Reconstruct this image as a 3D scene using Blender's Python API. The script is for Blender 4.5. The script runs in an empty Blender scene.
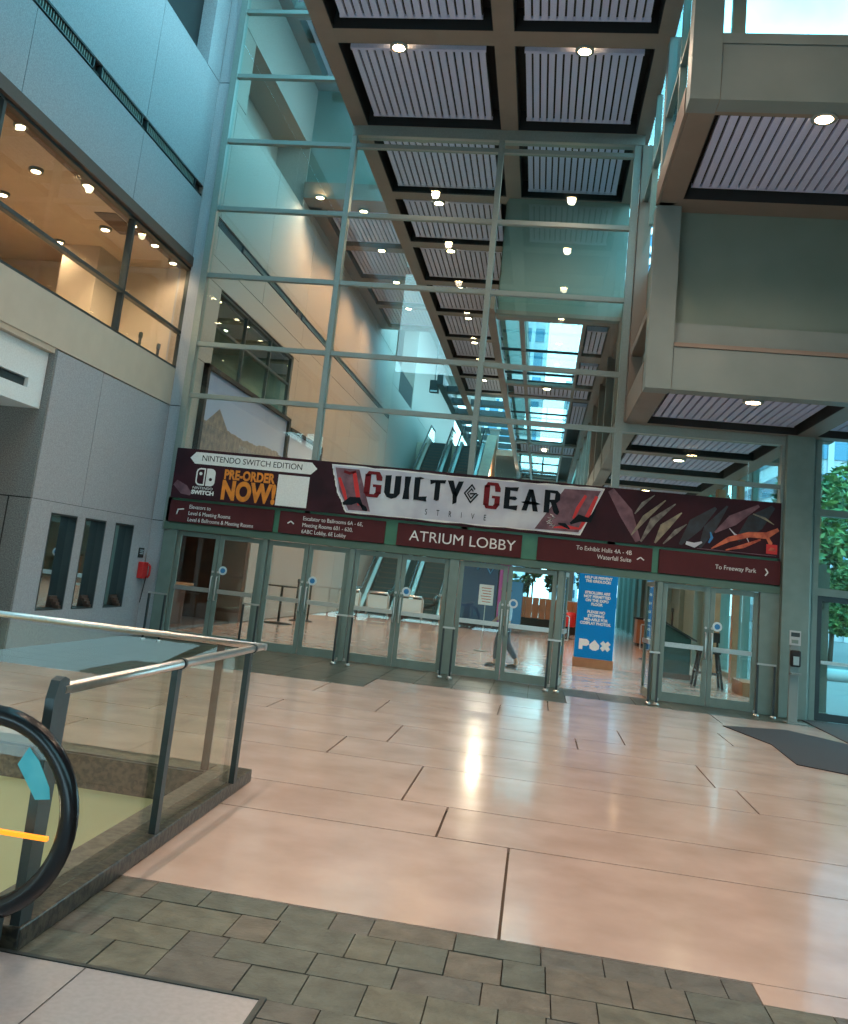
import bpy, math, random
from mathutils import Vector, Matrix
random.seed(7)
sc = bpy.context.scene
COL = sc.collection

# ------------------------------------------------------------------ materials
def mat(name, col, rough=.6, metal=0., noise=None, bump=0., emit=None, estr=0., spec=.5, coat=0.):
    """noise = (scale, colour2, lo, hi, detail)"""
    m = bpy.data.materials.new(name); m.use_nodes = True
    nt = m.node_tree; p = nt.nodes['Principled BSDF']
    p.inputs['Base Color'].default_value = (*col, 1)
    p.inputs['Roughness'].default_value = rough
    p.inputs['Metallic'].default_value = metal
    p.inputs['Specular IOR Level'].default_value = spec
    p.inputs['Coat Weight'].default_value = coat
    p.inputs['Coat Roughness'].default_value = .08
    if emit:
        p.inputs['Emission Color'].default_value = (*emit, 1); p.inputs['Emission Strength'].default_value = estr
    tc = nt.nodes.new('ShaderNodeTexCoord')
    sc_, c2, lo, hi, det = noise if noise else (40., tuple(c * .9 for c in col), .35, .65, 3)
    n = nt.nodes.new('ShaderNodeTexNoise'); n.inputs['Scale'].default_value = sc_; n.inputs['Detail'].default_value = det
    nt.links.new(tc.outputs['Object'], n.inputs['Vector'])
    r = nt.nodes.new('ShaderNodeValToRGB'); r.color_ramp.elements[0].position = lo; r.color_ramp.elements[1].position = hi
    r.color_ramp.elements[0].color = (*c2, 1); r.color_ramp.elements[1].color = (*col, 1)
    nt.links.new(n.outputs['Fac'], r.inputs['Fac']); nt.links.new(r.outputs['Color'], p.inputs['Base Color'])
    if bump:
        b = nt.nodes.new('ShaderNodeBump'); b.inputs['Strength'].default_value = bump; b.inputs['Distance'].default_value = .02
        nt.links.new(n.outputs['Fac'], b.inputs['Height']); nt.links.new(b.outputs['Normal'], p.inputs['Normal'])
    return m

def glass(name, tint, base=.05, top=.75, rough=.0):
    """thin architectural glass: a tinted see-through sheet with a Fresnel-like reflection"""
    m = bpy.data.materials.new(name); m.use_nodes = True
    nt = m.node_tree; nt.nodes.clear()
    out = nt.nodes.new('ShaderNodeOutputMaterial'); mx = nt.nodes.new('ShaderNodeMixShader')
    tr = nt.nodes.new('ShaderNodeBsdfTransparent'); gl = nt.nodes.new('ShaderNodeBsdfGlossy')
    lw = nt.nodes.new('ShaderNodeLayerWeight'); lw.inputs['Blend'].default_value = .5
    pw = nt.nodes.new('ShaderNodeMath'); pw.operation = 'POWER'; pw.inputs[1].default_value = 4
    ma = nt.nodes.new('ShaderNodeMath'); ma.operation = 'MULTIPLY_ADD'; ma.inputs[1].default_value = top; ma.inputs[2].default_value = base
    nt.links.new(lw.outputs['Facing'], pw.inputs[0]); nt.links.new(pw.outputs[0], ma.inputs[0]); nt.links.new(ma.outputs[0], mx.inputs[0])
    tr.inputs['Color'].default_value = (*tint, 1); gl.inputs['Roughness'].default_value = rough
    gl.inputs['Color'].default_value = (.95, 1, 1, 1)
    nt.links.new(tr.outputs[0], mx.inputs[1]); nt.links.new(gl.outputs[0], mx.inputs[2]); nt.links.new(mx.outputs[0], out.inputs['Surface'])
    return m

M = {}
M['stone'] = mat('speckled_granite', (.42, .43, .46), .75, noise=(60., (.31, .315, .34), .36, .64, 10), bump=.15)
M['stone_dark'] = mat('speckled_granite_rough', (.26, .255, .25), .85, noise=(60., (.13, .13, .13), .38, .62, 8), bump=.35)
M['joint'] = mat('dark_joint', (.03, .03, .03), .9)
M['beige'] = mat('beige_plaster', (.58, .49, .39), .8, noise=(3., (.54, .455, .36), .3, .7, 3))
M['beige_pit'] = mat('cream_plaster', (.62, .58, .40), .8, noise=(3., (.56, .53, .37), .3, .7, 3))
M['white'] = mat('white_panel', (.80, .86, .88), .45)
M['weathered'] = mat('weathered_white_board', (.30, .32, .32), .7)
M['beam'] = mat('taupe_metal_cladding', (.25, .195, .16), .5, .15, noise=(2., (.215, .17, .14), .3, .7, 4))
M['panel_green'] = mat('grey_green_panel', (.19, .245, .215), .55, .1, noise=(1.5, (.165, .22, .19), .3, .7, 4))
M['fascia'] = mat('grey_green_fascia', (.215, .26, .255), .5, .1, noise=(2., (.19, .235, .23), .3, .7, 4))
M['light_grey'] = mat('light_grey_enamel', (.45, .48, .49), .5)
M['frame'] = mat('grey_green_frame_metal', (.20, .26, .235), .42, .3, noise=(5., (.17, .225, .205), .3, .7, 3))
M['frame_green'] = mat('green_enamel', (.075, .24, .15), .4, .1, noise=(4., (.06, .20, .13), .3, .7, 3))
M['header_low'] = mat('dull_green_enamel', (.10, .17, .135), .4, .1, noise=(4., (.085, .15, .115), .3, .7, 3))
M['mullion'] = mat('olive_grey_mullion', (.27, .31, .29), .4, .4)
M['slat'] = mat('pale_lavender_slat', (.56, .60, .82), .55)
M['black'] = mat('matt_black', (.012, .013, .015), .7)
M['charcoal'] = mat('charcoal_metal', (.045, .06, .065), .4, .4)
M['brown_dark'] = mat('dark_brown_metal', (.10, .06, .045), .55)
M['maroon'] = mat('maroon_sign', (.085, .016, .02), .6, noise=(3., (.07, .013, .017), .3, .7, 2), spec=.25)
M['banner'] = mat('plum_vinyl', (.045, .011, .019), .6, spec=.2, noise=(1.6, (.022, .008, .014), .35, .65, 5))
M['lettering'] = mat('white_lettering', (.78, .80, .80), .5)
M['ink'] = mat('black_ink', (.010, .016, .022), .7, spec=.1)
M['crimson'] = mat('crimson_ink', (.16, .010, .016), .6, spec=.2)
M['red'] = mat('bright_red', (.60, .02, .02), .45)
M['orange_ink'] = mat('orange_ink', (.80, .26, .02), .5, noise=(9., (.60, .19, .02), .35, .65, 5))
M['coral'] = mat('coral_ink', (.65, .16, .07), .5, noise=(9., (.35, .05, .03), .35, .65, 5))
M['plaque'] = mat('pale_grey_vinyl', (.60, .64, .70), .5, noise=(1.8, (.44, .46, .56), .35, .65, 5))
M['mauve'] = mat('dusky_mauve_ink', (.20, .10, .13), .5, noise=(5., (.10, .04, .06), .35, .65, 5))
M['sand_ink'] = mat('sand_ink', (.30, .26, .17), .5, noise=(7., (.14, .12, .10), .35, .65, 6))
M['plaque_dim'] = mat('dim_grey_ink', (.26, .25, .22), .6, noise=(7., (.10, .09, .09), .35, .65, 6), spec=.2)
M['blueblack'] = mat('blue_black_ink', (.015, .025, .04), .5, noise=(6., (.01, .008, .012), .35, .65, 6))
M['slate'] = [mat('slate_%s' % n, c, .48, noise=(9., tuple(x * .5 for x in c), .3, .7, 12), bump=.8) for n, c in
              (('green', (.145, .155, .125)), ('grey', (.125, .128, .118)), ('brown', (.155, .145, .122)), ('teal', (.115, .135, .118)))]
M['slate_far'] = mat('polished_slate', (.075, .088, .07), .34, noise=(3., (.04, .05, .04), .3, .7, 6), bump=.1, spec=.35)
M['grout'] = mat('grout', (.12, .09, .07), .9)
M['concrete'] = mat('polished_pink_concrete', (.62, .475, .42), .19, noise=(1.7, (.49, .365, .315), .34, .66, 14), bump=.02, coat=.25)
M['chrome'] = mat('brushed_steel', (.60, .58, .56), .34, 1.)
M['rubber'] = mat('black_rubber', (.008, .009, .012), .2, spec=.4)
M['curb'] = mat('dark_granite_curb', (.075, .062, .045), .35, noise=(26., (.015, .014, .012), .42, .58, 10), bump=.2)
M['curb_top'] = mat('grey_granite_curb', (.17, .155, .125), .4, noise=(18., (.09, .08, .065), .38, .62, 9), bump=.2)
M['aluminium'] = mat('ribbed_aluminium', (.46, .46, .50), .4, .6)
M['mat_dark'] = mat('dark_carpet_mat', (.045, .042, .05), .95, noise=(90., (.02, .02, .024), .3, .7, 2), bump=.4)
M['mat_brown'] = mat('brown_carpet', (.085, .07, .065), .95, noise=(90., (.05, .042, .04), .3, .7, 2), bump=.4)
M['warmwall'] = mat('pale_stone_panel', (.42, .365, .325), .7, noise=(25., (.34, .295, .26), .35, .65, 6))
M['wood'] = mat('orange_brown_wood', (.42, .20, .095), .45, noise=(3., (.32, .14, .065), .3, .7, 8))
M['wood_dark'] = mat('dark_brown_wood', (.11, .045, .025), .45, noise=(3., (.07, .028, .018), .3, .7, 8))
M['pax'] = mat('cyan_blue_print', (.0, .23, .62), .6, spec=.2)
M['navy'] = mat('navy_cloth', (.015, .05, .13), .7)
M['blue'] = mat('mid_blue_print', (.03, .22, .50), .6)
M['magenta'] = mat('magenta_print', (.30, .06, .30), .6)
M['podium'] = mat('bottle_green_laminate', (.015, .06, .055), .4)
M['skin'] = mat('skin', (.50, .30, .21), .6)
M['hair'] = mat('dark_hair', (.03, .018, .012), .7)
M['shirt'] = mat('pale_blue_shirt', (.42, .58, .72), .8)
M['trousers'] = mat('slate_blue_trousers', (.05, .08, .12), .8)
M['leaf'] = mat('leaf_green', (.07, .20, .06), .6, noise=(1.2, (.03, .10, .035), .3, .7, 4))
M['leaf2'] = mat('dark_leaf_green', (.03, .11, .06), .6, noise=(1.2, (.015, .06, .035), .3, .7, 4))
M['leaf3'] = mat('yellow_leaf_green', (.16, .26, .06), .6, noise=(1.2, (.06, .14, .04), .3, .7, 4))
M['bark'] = mat('bark', (.10, .07, .05), .9)
M['asphalt'] = mat('wet_paving', (.16, .16, .15), .4, noise=(.6, (.11, .11, .11), .3, .7, 6))
M['tower'] = mat('pale_tower_cladding', (.42, .50, .55), .5)
M['tower_glass'] = mat('tower_glass_band', (.05, .17, .26), .15, .6)
M['warm_light'] = mat('downlight_lens', (1, .9, .75), .5, emit=(1., .66, .34), estr=40.)
M['warm_light_int'] = mat('white_downlight_lens', (1, .9, .75), .5, emit=(1., .80, .52), estr=30.)
M['glow_orange'] = mat('orange_reflection_glow', (1., .4, .02), .5, emit=(1., .26, .01), estr=1.6)
M['sticker'] = mat('pale_sticker', (.60, .74, .80), .5)
M['sticker_blue'] = mat('turquoise_sticker', (.03, .38, .48), .5, noise=(6., (.12, .55, .62), .3, .7, 3))
M['mirror'] = mat('tinted_mirror', (.62, .72, .74), .03, 1., noise=(1.5, (.56, .67, .70), .3, .7, 3))
M['gl'] = glass('clear_curtain_glass', (.86, .955, .95), .05, .7)
M['gl_door'] = glass('door_glass', (.90, .96, .95), .05, .6)
M['gl_rail'] = glass('balustrade_glass', (.95, .965, .93), .02, .4)
M['gl_room'] = glass('interior_window_glass', (.95, .93, .90), .04, .5)

def picture_mat():
    m = bpy.data.materials.new('mountain_photograph'); m.use_nodes = True
    nt = m.node_tree; p = nt.nodes['Principled BSDF']; p.inputs['Roughness'].default_value = .35
    L = nt.links.new; N = nt.nodes.new
    tc = N('ShaderNodeTexCoord'); sp = N('ShaderNodeSeparateXYZ'); L(tc.outputs['Object'], sp.inputs[0])
    n1 = N('ShaderNodeTexNoise'); n1.inputs['Scale'].default_value = .55; n1.inputs['Detail'].default_value = 7; L(tc.outputs['Object'], n1.inputs['Vector'])
    n2 = N('ShaderNodeTexNoise'); n2.inputs['Scale'].default_value = 7.; n2.inputs['Detail'].default_value = 9; L(tc.outputs['Object'], n2.inputs['Vector'])
    r = N('ShaderNodeValToRGB'); L(n2.outputs['Fac'], r.inputs['Fac'])
    r.color_ramp.elements[0].position = .35; r.color_ramp.elements[0].color = (.085, .055, .04, 1)
    r.color_ramp.elements[1].position = .68; r.color_ramp.elements[1].color = (.26, .165, .11, 1)
    a = N('ShaderNodeMath'); a.operation = 'MULTIPLY_ADD'; a.inputs[1].default_value = .7; a.inputs[2].default_value = .62
    L(n1.outputs['Fac'], a.inputs[0])
    d1 = N('ShaderNodeMath'); d1.operation = 'ADD'; d1.inputs[1].default_value = 2.35; L(sp.outputs['Y'], d1.inputs[0])
    d2 = N('ShaderNodeMath'); d2.operation = 'ABSOLUTE'; L(d1.outputs[0], d2.inputs[0])
    d3 = N('ShaderNodeMath'); d3.operation = 'MULTIPLY_ADD'; d3.inputs[1].default_value = -.55; d3.inputs[2].default_value = 1.38; L(d2.outputs[0], d3.inputs[0])
    d4 = N('ShaderNodeMath'); d4.operation = 'MAXIMUM'; L(d3.outputs[0], d4.inputs[0]); L(a.outputs[0], d4.inputs[1])
    c = N('ShaderNodeMath'); c.operation = 'GREATER_THAN'; L(sp.outputs['Z'], c.inputs[0]); L(d4.outputs[0], c.inputs[1])
    mx = N('ShaderNodeMix'); mx.data_type = 'RGBA'; L(c.outputs[0], mx.inputs['Factor']); L(r.outputs['Color'], mx.inputs[6]); mx.inputs[7].default_value = (.30, .35, .50, 1)
    L(mx.outputs[2], p.inputs['Base Color'])
    return m
M['picture'] = picture_mat()

# ------------------------------------------------------------------ mesh helpers
class B:
    def __init__(s): s.v = []; s.f = []; s.m = []; s.sm = []
    def face(s, idx, mi=0, sm=False): s.f.append(idx); s.m.append(mi); s.sm.append(sm)
    def box(s, x0, x1, y0, y1, z0, z1, mi=0):
        if x1 < x0: x0, x1 = x1, x0
        if y1 < y0: y0, y1 = y1, y0
        if z1 < z0: z0, z1 = z1, z0
        n = len(s.v)
        s.v += [(x0, y0, z0), (x1, y0, z0), (x1, y1, z0), (x0, y1, z0), (x0, y0, z1), (x1, y0, z1), (x1, y1, z1), (x0, y1, z1)]
        for q in ((3, 2, 1, 0), (4, 5, 6, 7), (0, 1, 5, 4), (1, 2, 6, 5), (2, 3, 7, 6), (3, 0, 4, 7)): s.face([n + i for i in q], mi)
        return s
    def bar(s, p, q, w, h, mi=0, up=(0, 0, 1)):
        p = Vector(p); q = Vector(q); d = (q - p).normalized(); u = Vector(up)
        if abs(d.dot(u)) > .95: u = Vector((0, 1, 0))
        a = d.cross(u).normalized() * w / 2; b = a.cross(d).normalized() * h / 2; n = len(s.v)
        for c in (p, q): s.v += [tuple(c - a - b), tuple(c + a - b), tuple(c + a + b), tuple(c - a + b)]
        for f in ((3, 2, 1, 0), (4, 5, 6, 7), (0, 1, 5, 4), (1, 2, 6, 5), (2, 3, 7, 6), (3, 0, 4, 7)): s.face([n + i for i in f], mi)
        return s
    def tube(s, pts, r, n=10, mi=0, closed=False, r2=None, axis=None):
        """sweep an (elliptic) section along points"""
        pts = [Vector(p) for p in pts]; N = len(pts); b0 = len(s.v); r2 = r2 or r
        rr = r if isinstance(r, (list, tuple)) else [r] * N
        rs = r2 if isinstance(r2, (list, tuple)) else [r2] * N
        for i, p in enumerate(pts):
            if closed: d = pts[(i + 1) % N] - pts[i - 1]
            else: d = pts[min(i + 1, N - 1)] - pts[max(i - 1, 0)]
            d.normalize(); u = Vector(axis) if axis else (Vector((0, 0, 1)) if abs(d.z) < .9 else Vector((0, 1, 0)))
            a = d.cross(u).normalized(); b = a.cross(d).normalized()
            for k in range(n):
                t = 2 * math.pi * k / n
                s.v.append(tuple(p + a * math.cos(t) * rr[i] + b * math.sin(t) * rs[i]))
        R = N if closed else N - 1
        for i in range(R):
            for k in range(n):
                k2 = (k + 1) % n; i2 = (i + 1) % N
                s.face([b0 + i * n + k, b0 + i * n + k2, b0 + i2 * n + k2, b0 + i2 * n + k], mi, True)
        if not closed:
            s.face([b0 + k for k in range(n)][::-1], mi); s.face([b0 + (N - 1) * n + k for k in range(n)], mi)
        return s
    def lathe(s, c, prof, n=20, mi=0):
        """prof = [(r, z)] about the vertical axis through c"""
        b0 = len(s.v)
        for r, z in prof:
            for k in range(n):
                t = 2 * math.pi * k / n; s.v.append((c[0] + r * math.cos(t), c[1] + r * math.sin(t), c[2] + z))
        for i in range(len(prof) - 1):
            for k in range(n):
                k2 = (k + 1) % n; s.face([b0 + i * n + k, b0 + i * n + k2, b0 + (i + 1) * n + k2, b0 + (i + 1) * n + k], mi, True)
        s.face([b0 + k for k in range(n)][::-1], mi); s.face([b0 + (len(prof) - 1) * n + k for k in range(n)], mi)
        return s
    def prism(s, poly, axis, a0, a1, mi=0):
        """poly = 2-D outline; axis 'y': (x,z), 'x': (y,z), 'z': (x,y); extruded from a0 to a1"""
        n = len(s.v); k = len(poly)
        for a in (a0, a1):
            for u, w in poly:
                s.v.append({'y': (u, a, w), 'x': (a, u, w), 'z': (u, w, a)}[axis])
        s.face([n + i for i in range(k)][::-1], mi); s.face([n + k + i for i in range(k)], mi)
        for i in range(k):
            j = (i + 1) % k; s.face([n + i, n + j, n + k + j, n + k + i], mi)
        return s
    def build(s, name, mats, parent=None, label=None, cat=None, group=None, kind=None, bevel=0., loc=None):
        if not isinstance(mats, (list, tuple)): mats = [mats]
        me = bpy.data.meshes.new(name)
        off = Vector(parent_world(parent)) if parent else Vector((0, 0, 0))
        if loc: off = Vector(loc)
        me.from_pydata([tuple(Vector(v) - off) for v in s.v], [], s.f)
        for m in mats: me.materials.append(m)
        for i, p in enumerate(me.polygons): p.material_index = s.m[i]; p.use_smooth = s.sm[i]
        import bmesh
        bm = bmesh.new(); bm.from_mesh(me); bmesh.ops.recalc_face_normals(bm, faces=bm.faces); bm.to_mesh(me); bm.free()
        o = bpy.data.objects.new(name, me); COL.objects.link(o)
        if loc: o.location = loc
        if parent: o.parent = parent
        if bevel:
            b = o.modifiers.new('bevel', 'BEVEL'); b.width = bevel; b.segments = 2; b.limit_method = 'ANGLE'
        tag(o, label, cat, group, kind); return o

def parent_world(p):
    v = Vector((0, 0, 0))
    while p: v += p.location; p = p.parent
    return v
def tag(o, label=None, cat=None, group=None, kind=None):
    if label: o['label'] = label
    if cat: o['category'] = cat
    if group: o['group'] = group
    if kind: o['kind'] = kind
    return o
def thing(name, loc, label=None, cat=None, group=None, kind=None):
    o = bpy.data.objects.new(name, None); COL.objects.link(o); o.location = loc; o.empty_display_size = .1
    return tag(o, label, cat, group, kind)
def struct(name, b, m, parent=None, bevel=0.): return b.build(name, m, parent, kind='structure', bevel=bevel)
def dup(root, loc, label=None, group=None, rotz=None):
    r = root.copy(); COL.objects.link(r); r.location = loc
    if rotz is not None: r.rotation_euler.z = rotz
    if label: r['label'] = label
    if group: r['group'] = group
    for ch in list(root.children):
        c = ch.copy(); COL.objects.link(c); c.parent = r
        for g in list(ch.children):
            d = g.copy(); COL.objects.link(d); d.parent = c
    return r
def text_line(name, s, x, y, z, size, m, parent, sx=1., align='LEFT', extr=.004, bold=0., spacing=1., shear=0., line=1.0):
    """raised lettering standing in the plane y = const and facing -y; z is the baseline of the first line, size the cap height"""
    cu = bpy.data.curves.new(name, 'FONT'); cu.body = s; cu.size = size / .70; cu.align_x = align; cu.extrude = extr
    cu.offset = bold; cu.space_character = spacing; cu.shear = shear; cu.space_line = line
    t = bpy.data.objects.new(name, cu); COL.objects.link(t)
    bpy.context.view_layer.update()
    me = bpy.data.meshes.new_from_object(t.evaluated_get(bpy.context.evaluated_depsgraph_get()))
    bpy.data.objects.remove(t)
    pw = parent_world(parent)
    for v in me.vertices:
        a, b, c = v.co; v.co = Vector((x + a * sx, y - c, z + b)) - pw
    me.materials.clear(); me.materials.append(m)
    o = bpy.data.objects.new(name, me); COL.objects.link(o); o.parent = parent
    return o
def text(name, s, x, y, z, size, m, parent, sx=1., align='LEFT', extr=.004, bold=0., spacing=1., shear=0., line=1.0):
    for k, ln in enumerate(s.split('\n')):
        text_line(name, ln, x, y, z - k * size / .70 * line, size, m, parent, sx, align, extr, bold, spacing, shear)
def pt(loc, power, col, r=.06, name='downlight_lamp', spot=None, parent=None):
    l = bpy.data.lights.new(name, 'SPOT' if spot else 'POINT'); l.energy = power; l.color = col; l.shadow_soft_size = r
    if spot: l.spot_size = math.radians(spot); l.spot_blend = .6
    o = bpy.data.objects.new(name, l); COL.objects.link(o); o.location = loc
    if parent: o.parent = parent
    return o
WARM = (1., .75, .56)

# ------------------------------------------------------------------ camera
f, yaw, pit, rol, cx, cy = 936.245818, -.160764348, .173038836, .110033156, 402.382267, 408.825604
cyw, sy = math.cos(yaw), math.sin(yaw); cp, sp = math.cos(pit), math.sin(pit); cr, sr = math.cos(rol), math.sin(rol)
F = Vector((sy * cp, cyw * cp, sp)); X0 = Vector((cyw, -sy, 0)); U0 = X0.cross(F)
RT = X0 * cr + U0 * sr; UP = -X0 * sr + U0 * cr
cam = bpy.data.objects.new('camera', bpy.data.cameras.new('camera')); COL.objects.link(cam)
cam.matrix_world = Matrix(((RT.x, UP.x, -F.x, 0), (RT.y, UP.y, -F.y, 0), (RT.z, UP.z, -F.z, 1.75), (0, 0, 0, 1)))
cd = cam.data; cd.sensor_fit = 'HORIZONTAL'; cd.sensor_width = 36; cd.lens = f * 36 / 848
cd.shift_x = (424 - cx) / 848; cd.shift_y = -(512 - cy) / 848; cd.clip_end = 1000
sc.camera = cam

# ------------------------------------------------------------------ levels and grid
WX = -7.76; FY = 18.06; ZS = 10.9; ZC = 5.0; ZU = 8.0
YK = [11.25, 14.65, 18.15, 21.55, 24.95, 28.35, 31.75, 35.15, 38.55, 41.95, 45.4]

# ------------------------------------------------------------------ floor
def floor_slabs():
    b = B(); g = .009
    def slab(x0, x1, y0, y1, mi=0, z=0., gg=g): b.box(x0 + gg, x1 - gg, y0 + gg, y1 - gg, z - .08, z, mi)
    rows = [(5.14, 6.85, [-2.2, -.05, 5.2, 9]), (6.85, 7.75, [-2.2, -.55, 3.0, 9]), (7.75, 9.2, [-7.7, -4.3, -.92, 3.3, 9]), (9.2, 10.2, [-7.7, -5.2, -1.86, 2.1, 9]),
            (10.2, 11.4, [-7.7, -4.1, -1.43, 1.9, 5.2, 9]), (11.4, 12.2, [-7.7, -3.1, .6, 4.1, 9]), (12.2, 13.4, [-5.2, -1.9, 1.2, 4.6, 9]), (13.4, 14.55, [-5.2, -3.0, -.4, 2.7, 9]),
            (14.55, 15.8, [-2.5, .3, 3.4, 9]), (15.8, 16.9, [.6, 3.0, 9])]
    for y0, y1, xs in rows:
        for a, c in zip(xs, xs[1:]): slab(a, c, y0, y1)
    slab(1.17, 3.6, 4.9, 5.14, 0, 0, 0); slab(3.6, 9, 4.9, 5.14, 0, 0, .003)
    # near slate paving: coursed, random widths
    def course(x0, x1, y0, y1, ws):
        x = x0
        while x < x1 - .01:
            w = random.choice(ws); xe = min(x + w, x1)
            if x1 - xe < .14: xe = x1
            b.box(x + .003, xe - .003, y0 + .003, y1 - .003, -.06, random.uniform(-.004, .0), 1 + random.randrange(4)); x = xe
    y = 4.06
    for h in (.30, .24, .30, .24):
        course(-2.12, 1.17, y, y + h, (.26, .30, .38, .42, .20)); y += h
    y = 1.2
    for h in (.34, .26, .30, .36, .26, .34, .30, .25, .29):
        course(-.96, 9., y, y + h, (.26, .30, .38, .42, .20)); y += h
    course(-.96, 9, 3.9, 4.06, (.3, .4, .24)); course(1.17, 9, 4.06, 4.36, (.3, .4, .24)); course(1.17, 9, 4.36, 4.62, (.3, .4, .24)); course(1.17, 9, 4.62, 4.9, (.3, .4, .24))
    # slate band along the doors and the left wall
    def band(x0, x1, y0, y1, s=.62):
        nx = max(1, round((x1 - x0) / s)); ny = max(1, round((y1 - y0) / s))
        for i in range(nx):
            for j in range(ny):
                b.box(x0 + (x1 - x0) * i / nx + .004, x0 + (x1 - x0) * (i + 1) / nx - .004, y0 + (y1 - y0) * j / ny + .004, y0 + (y1 - y0) * (j + 1) / ny - .004, -.06, 0, 5)
    band(-7.76, -5.2, 12.2, FY + .1); band(-5.2, -2.5, 14.55, FY + .1); band(-2.5, .6, 15.8, FY + .1); band(.6, 9, 16.9, FY + .1)
    band(-10, -7.76, 4, 13.4, .9)
    # bedding below the joints (leaving the escalator void open)
    for q in ((-.96, 9, -10, 5.1), (-2.2, 9, 4.06, 7.8), (-10, 9, 7.62, 18.2)): b.box(q[0], q[1], q[2], q[3], -.5, -.03, 6)
    b.box(-.96, 9, -10, 1.2, -.08, 0, 0)
    # lobby beyond the doors
    xs = [-7.76, -5.6, -3.1, -.6, 2.2, 5.2]
    yy = 18.16
    k = 0
    while yy < 74:
        h = 3.2
        for a, c in zip(xs, xs[1:]): slab(a + (.9 if k % 2 and a > -7 else 0), c + (.9 if k % 2 and c < 5 else 0), yy, yy + h)
        yy += h; k += 1
    b.box(-7.76, 5.2, 18.16, 75, -.5, -.03, 6); b.box(-8.5, -7.74, 24.9, 75, -.5, .002, 6); b.box(-8.5, -7.752, 24.9, 75, .002, .02, 6)
    return b
struct('floor', floor_slabs(), [M['concrete']] + M['slate'] + [M['slate_far'], M['grout']])

# escalator void
b = B()
b.box(-12, -2.4, 7.30, 7.45, -5, -.04, 0)      # far side of the void, facing us
b.box(-2.4, -2.2, 4.1, 7.27, -5, -.09, 0)
b.box(-12, -.96, 2.2, 2.4, -5, -.05, 0); b.box(-12.2, -12, 2.2, 7.4, -5, -.05, 0)
b.box(-12, -2.0, 2.2, 7.5, -5.2, -5, 0)
struct('wall_void', b, M['beige_pit'])

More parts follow.
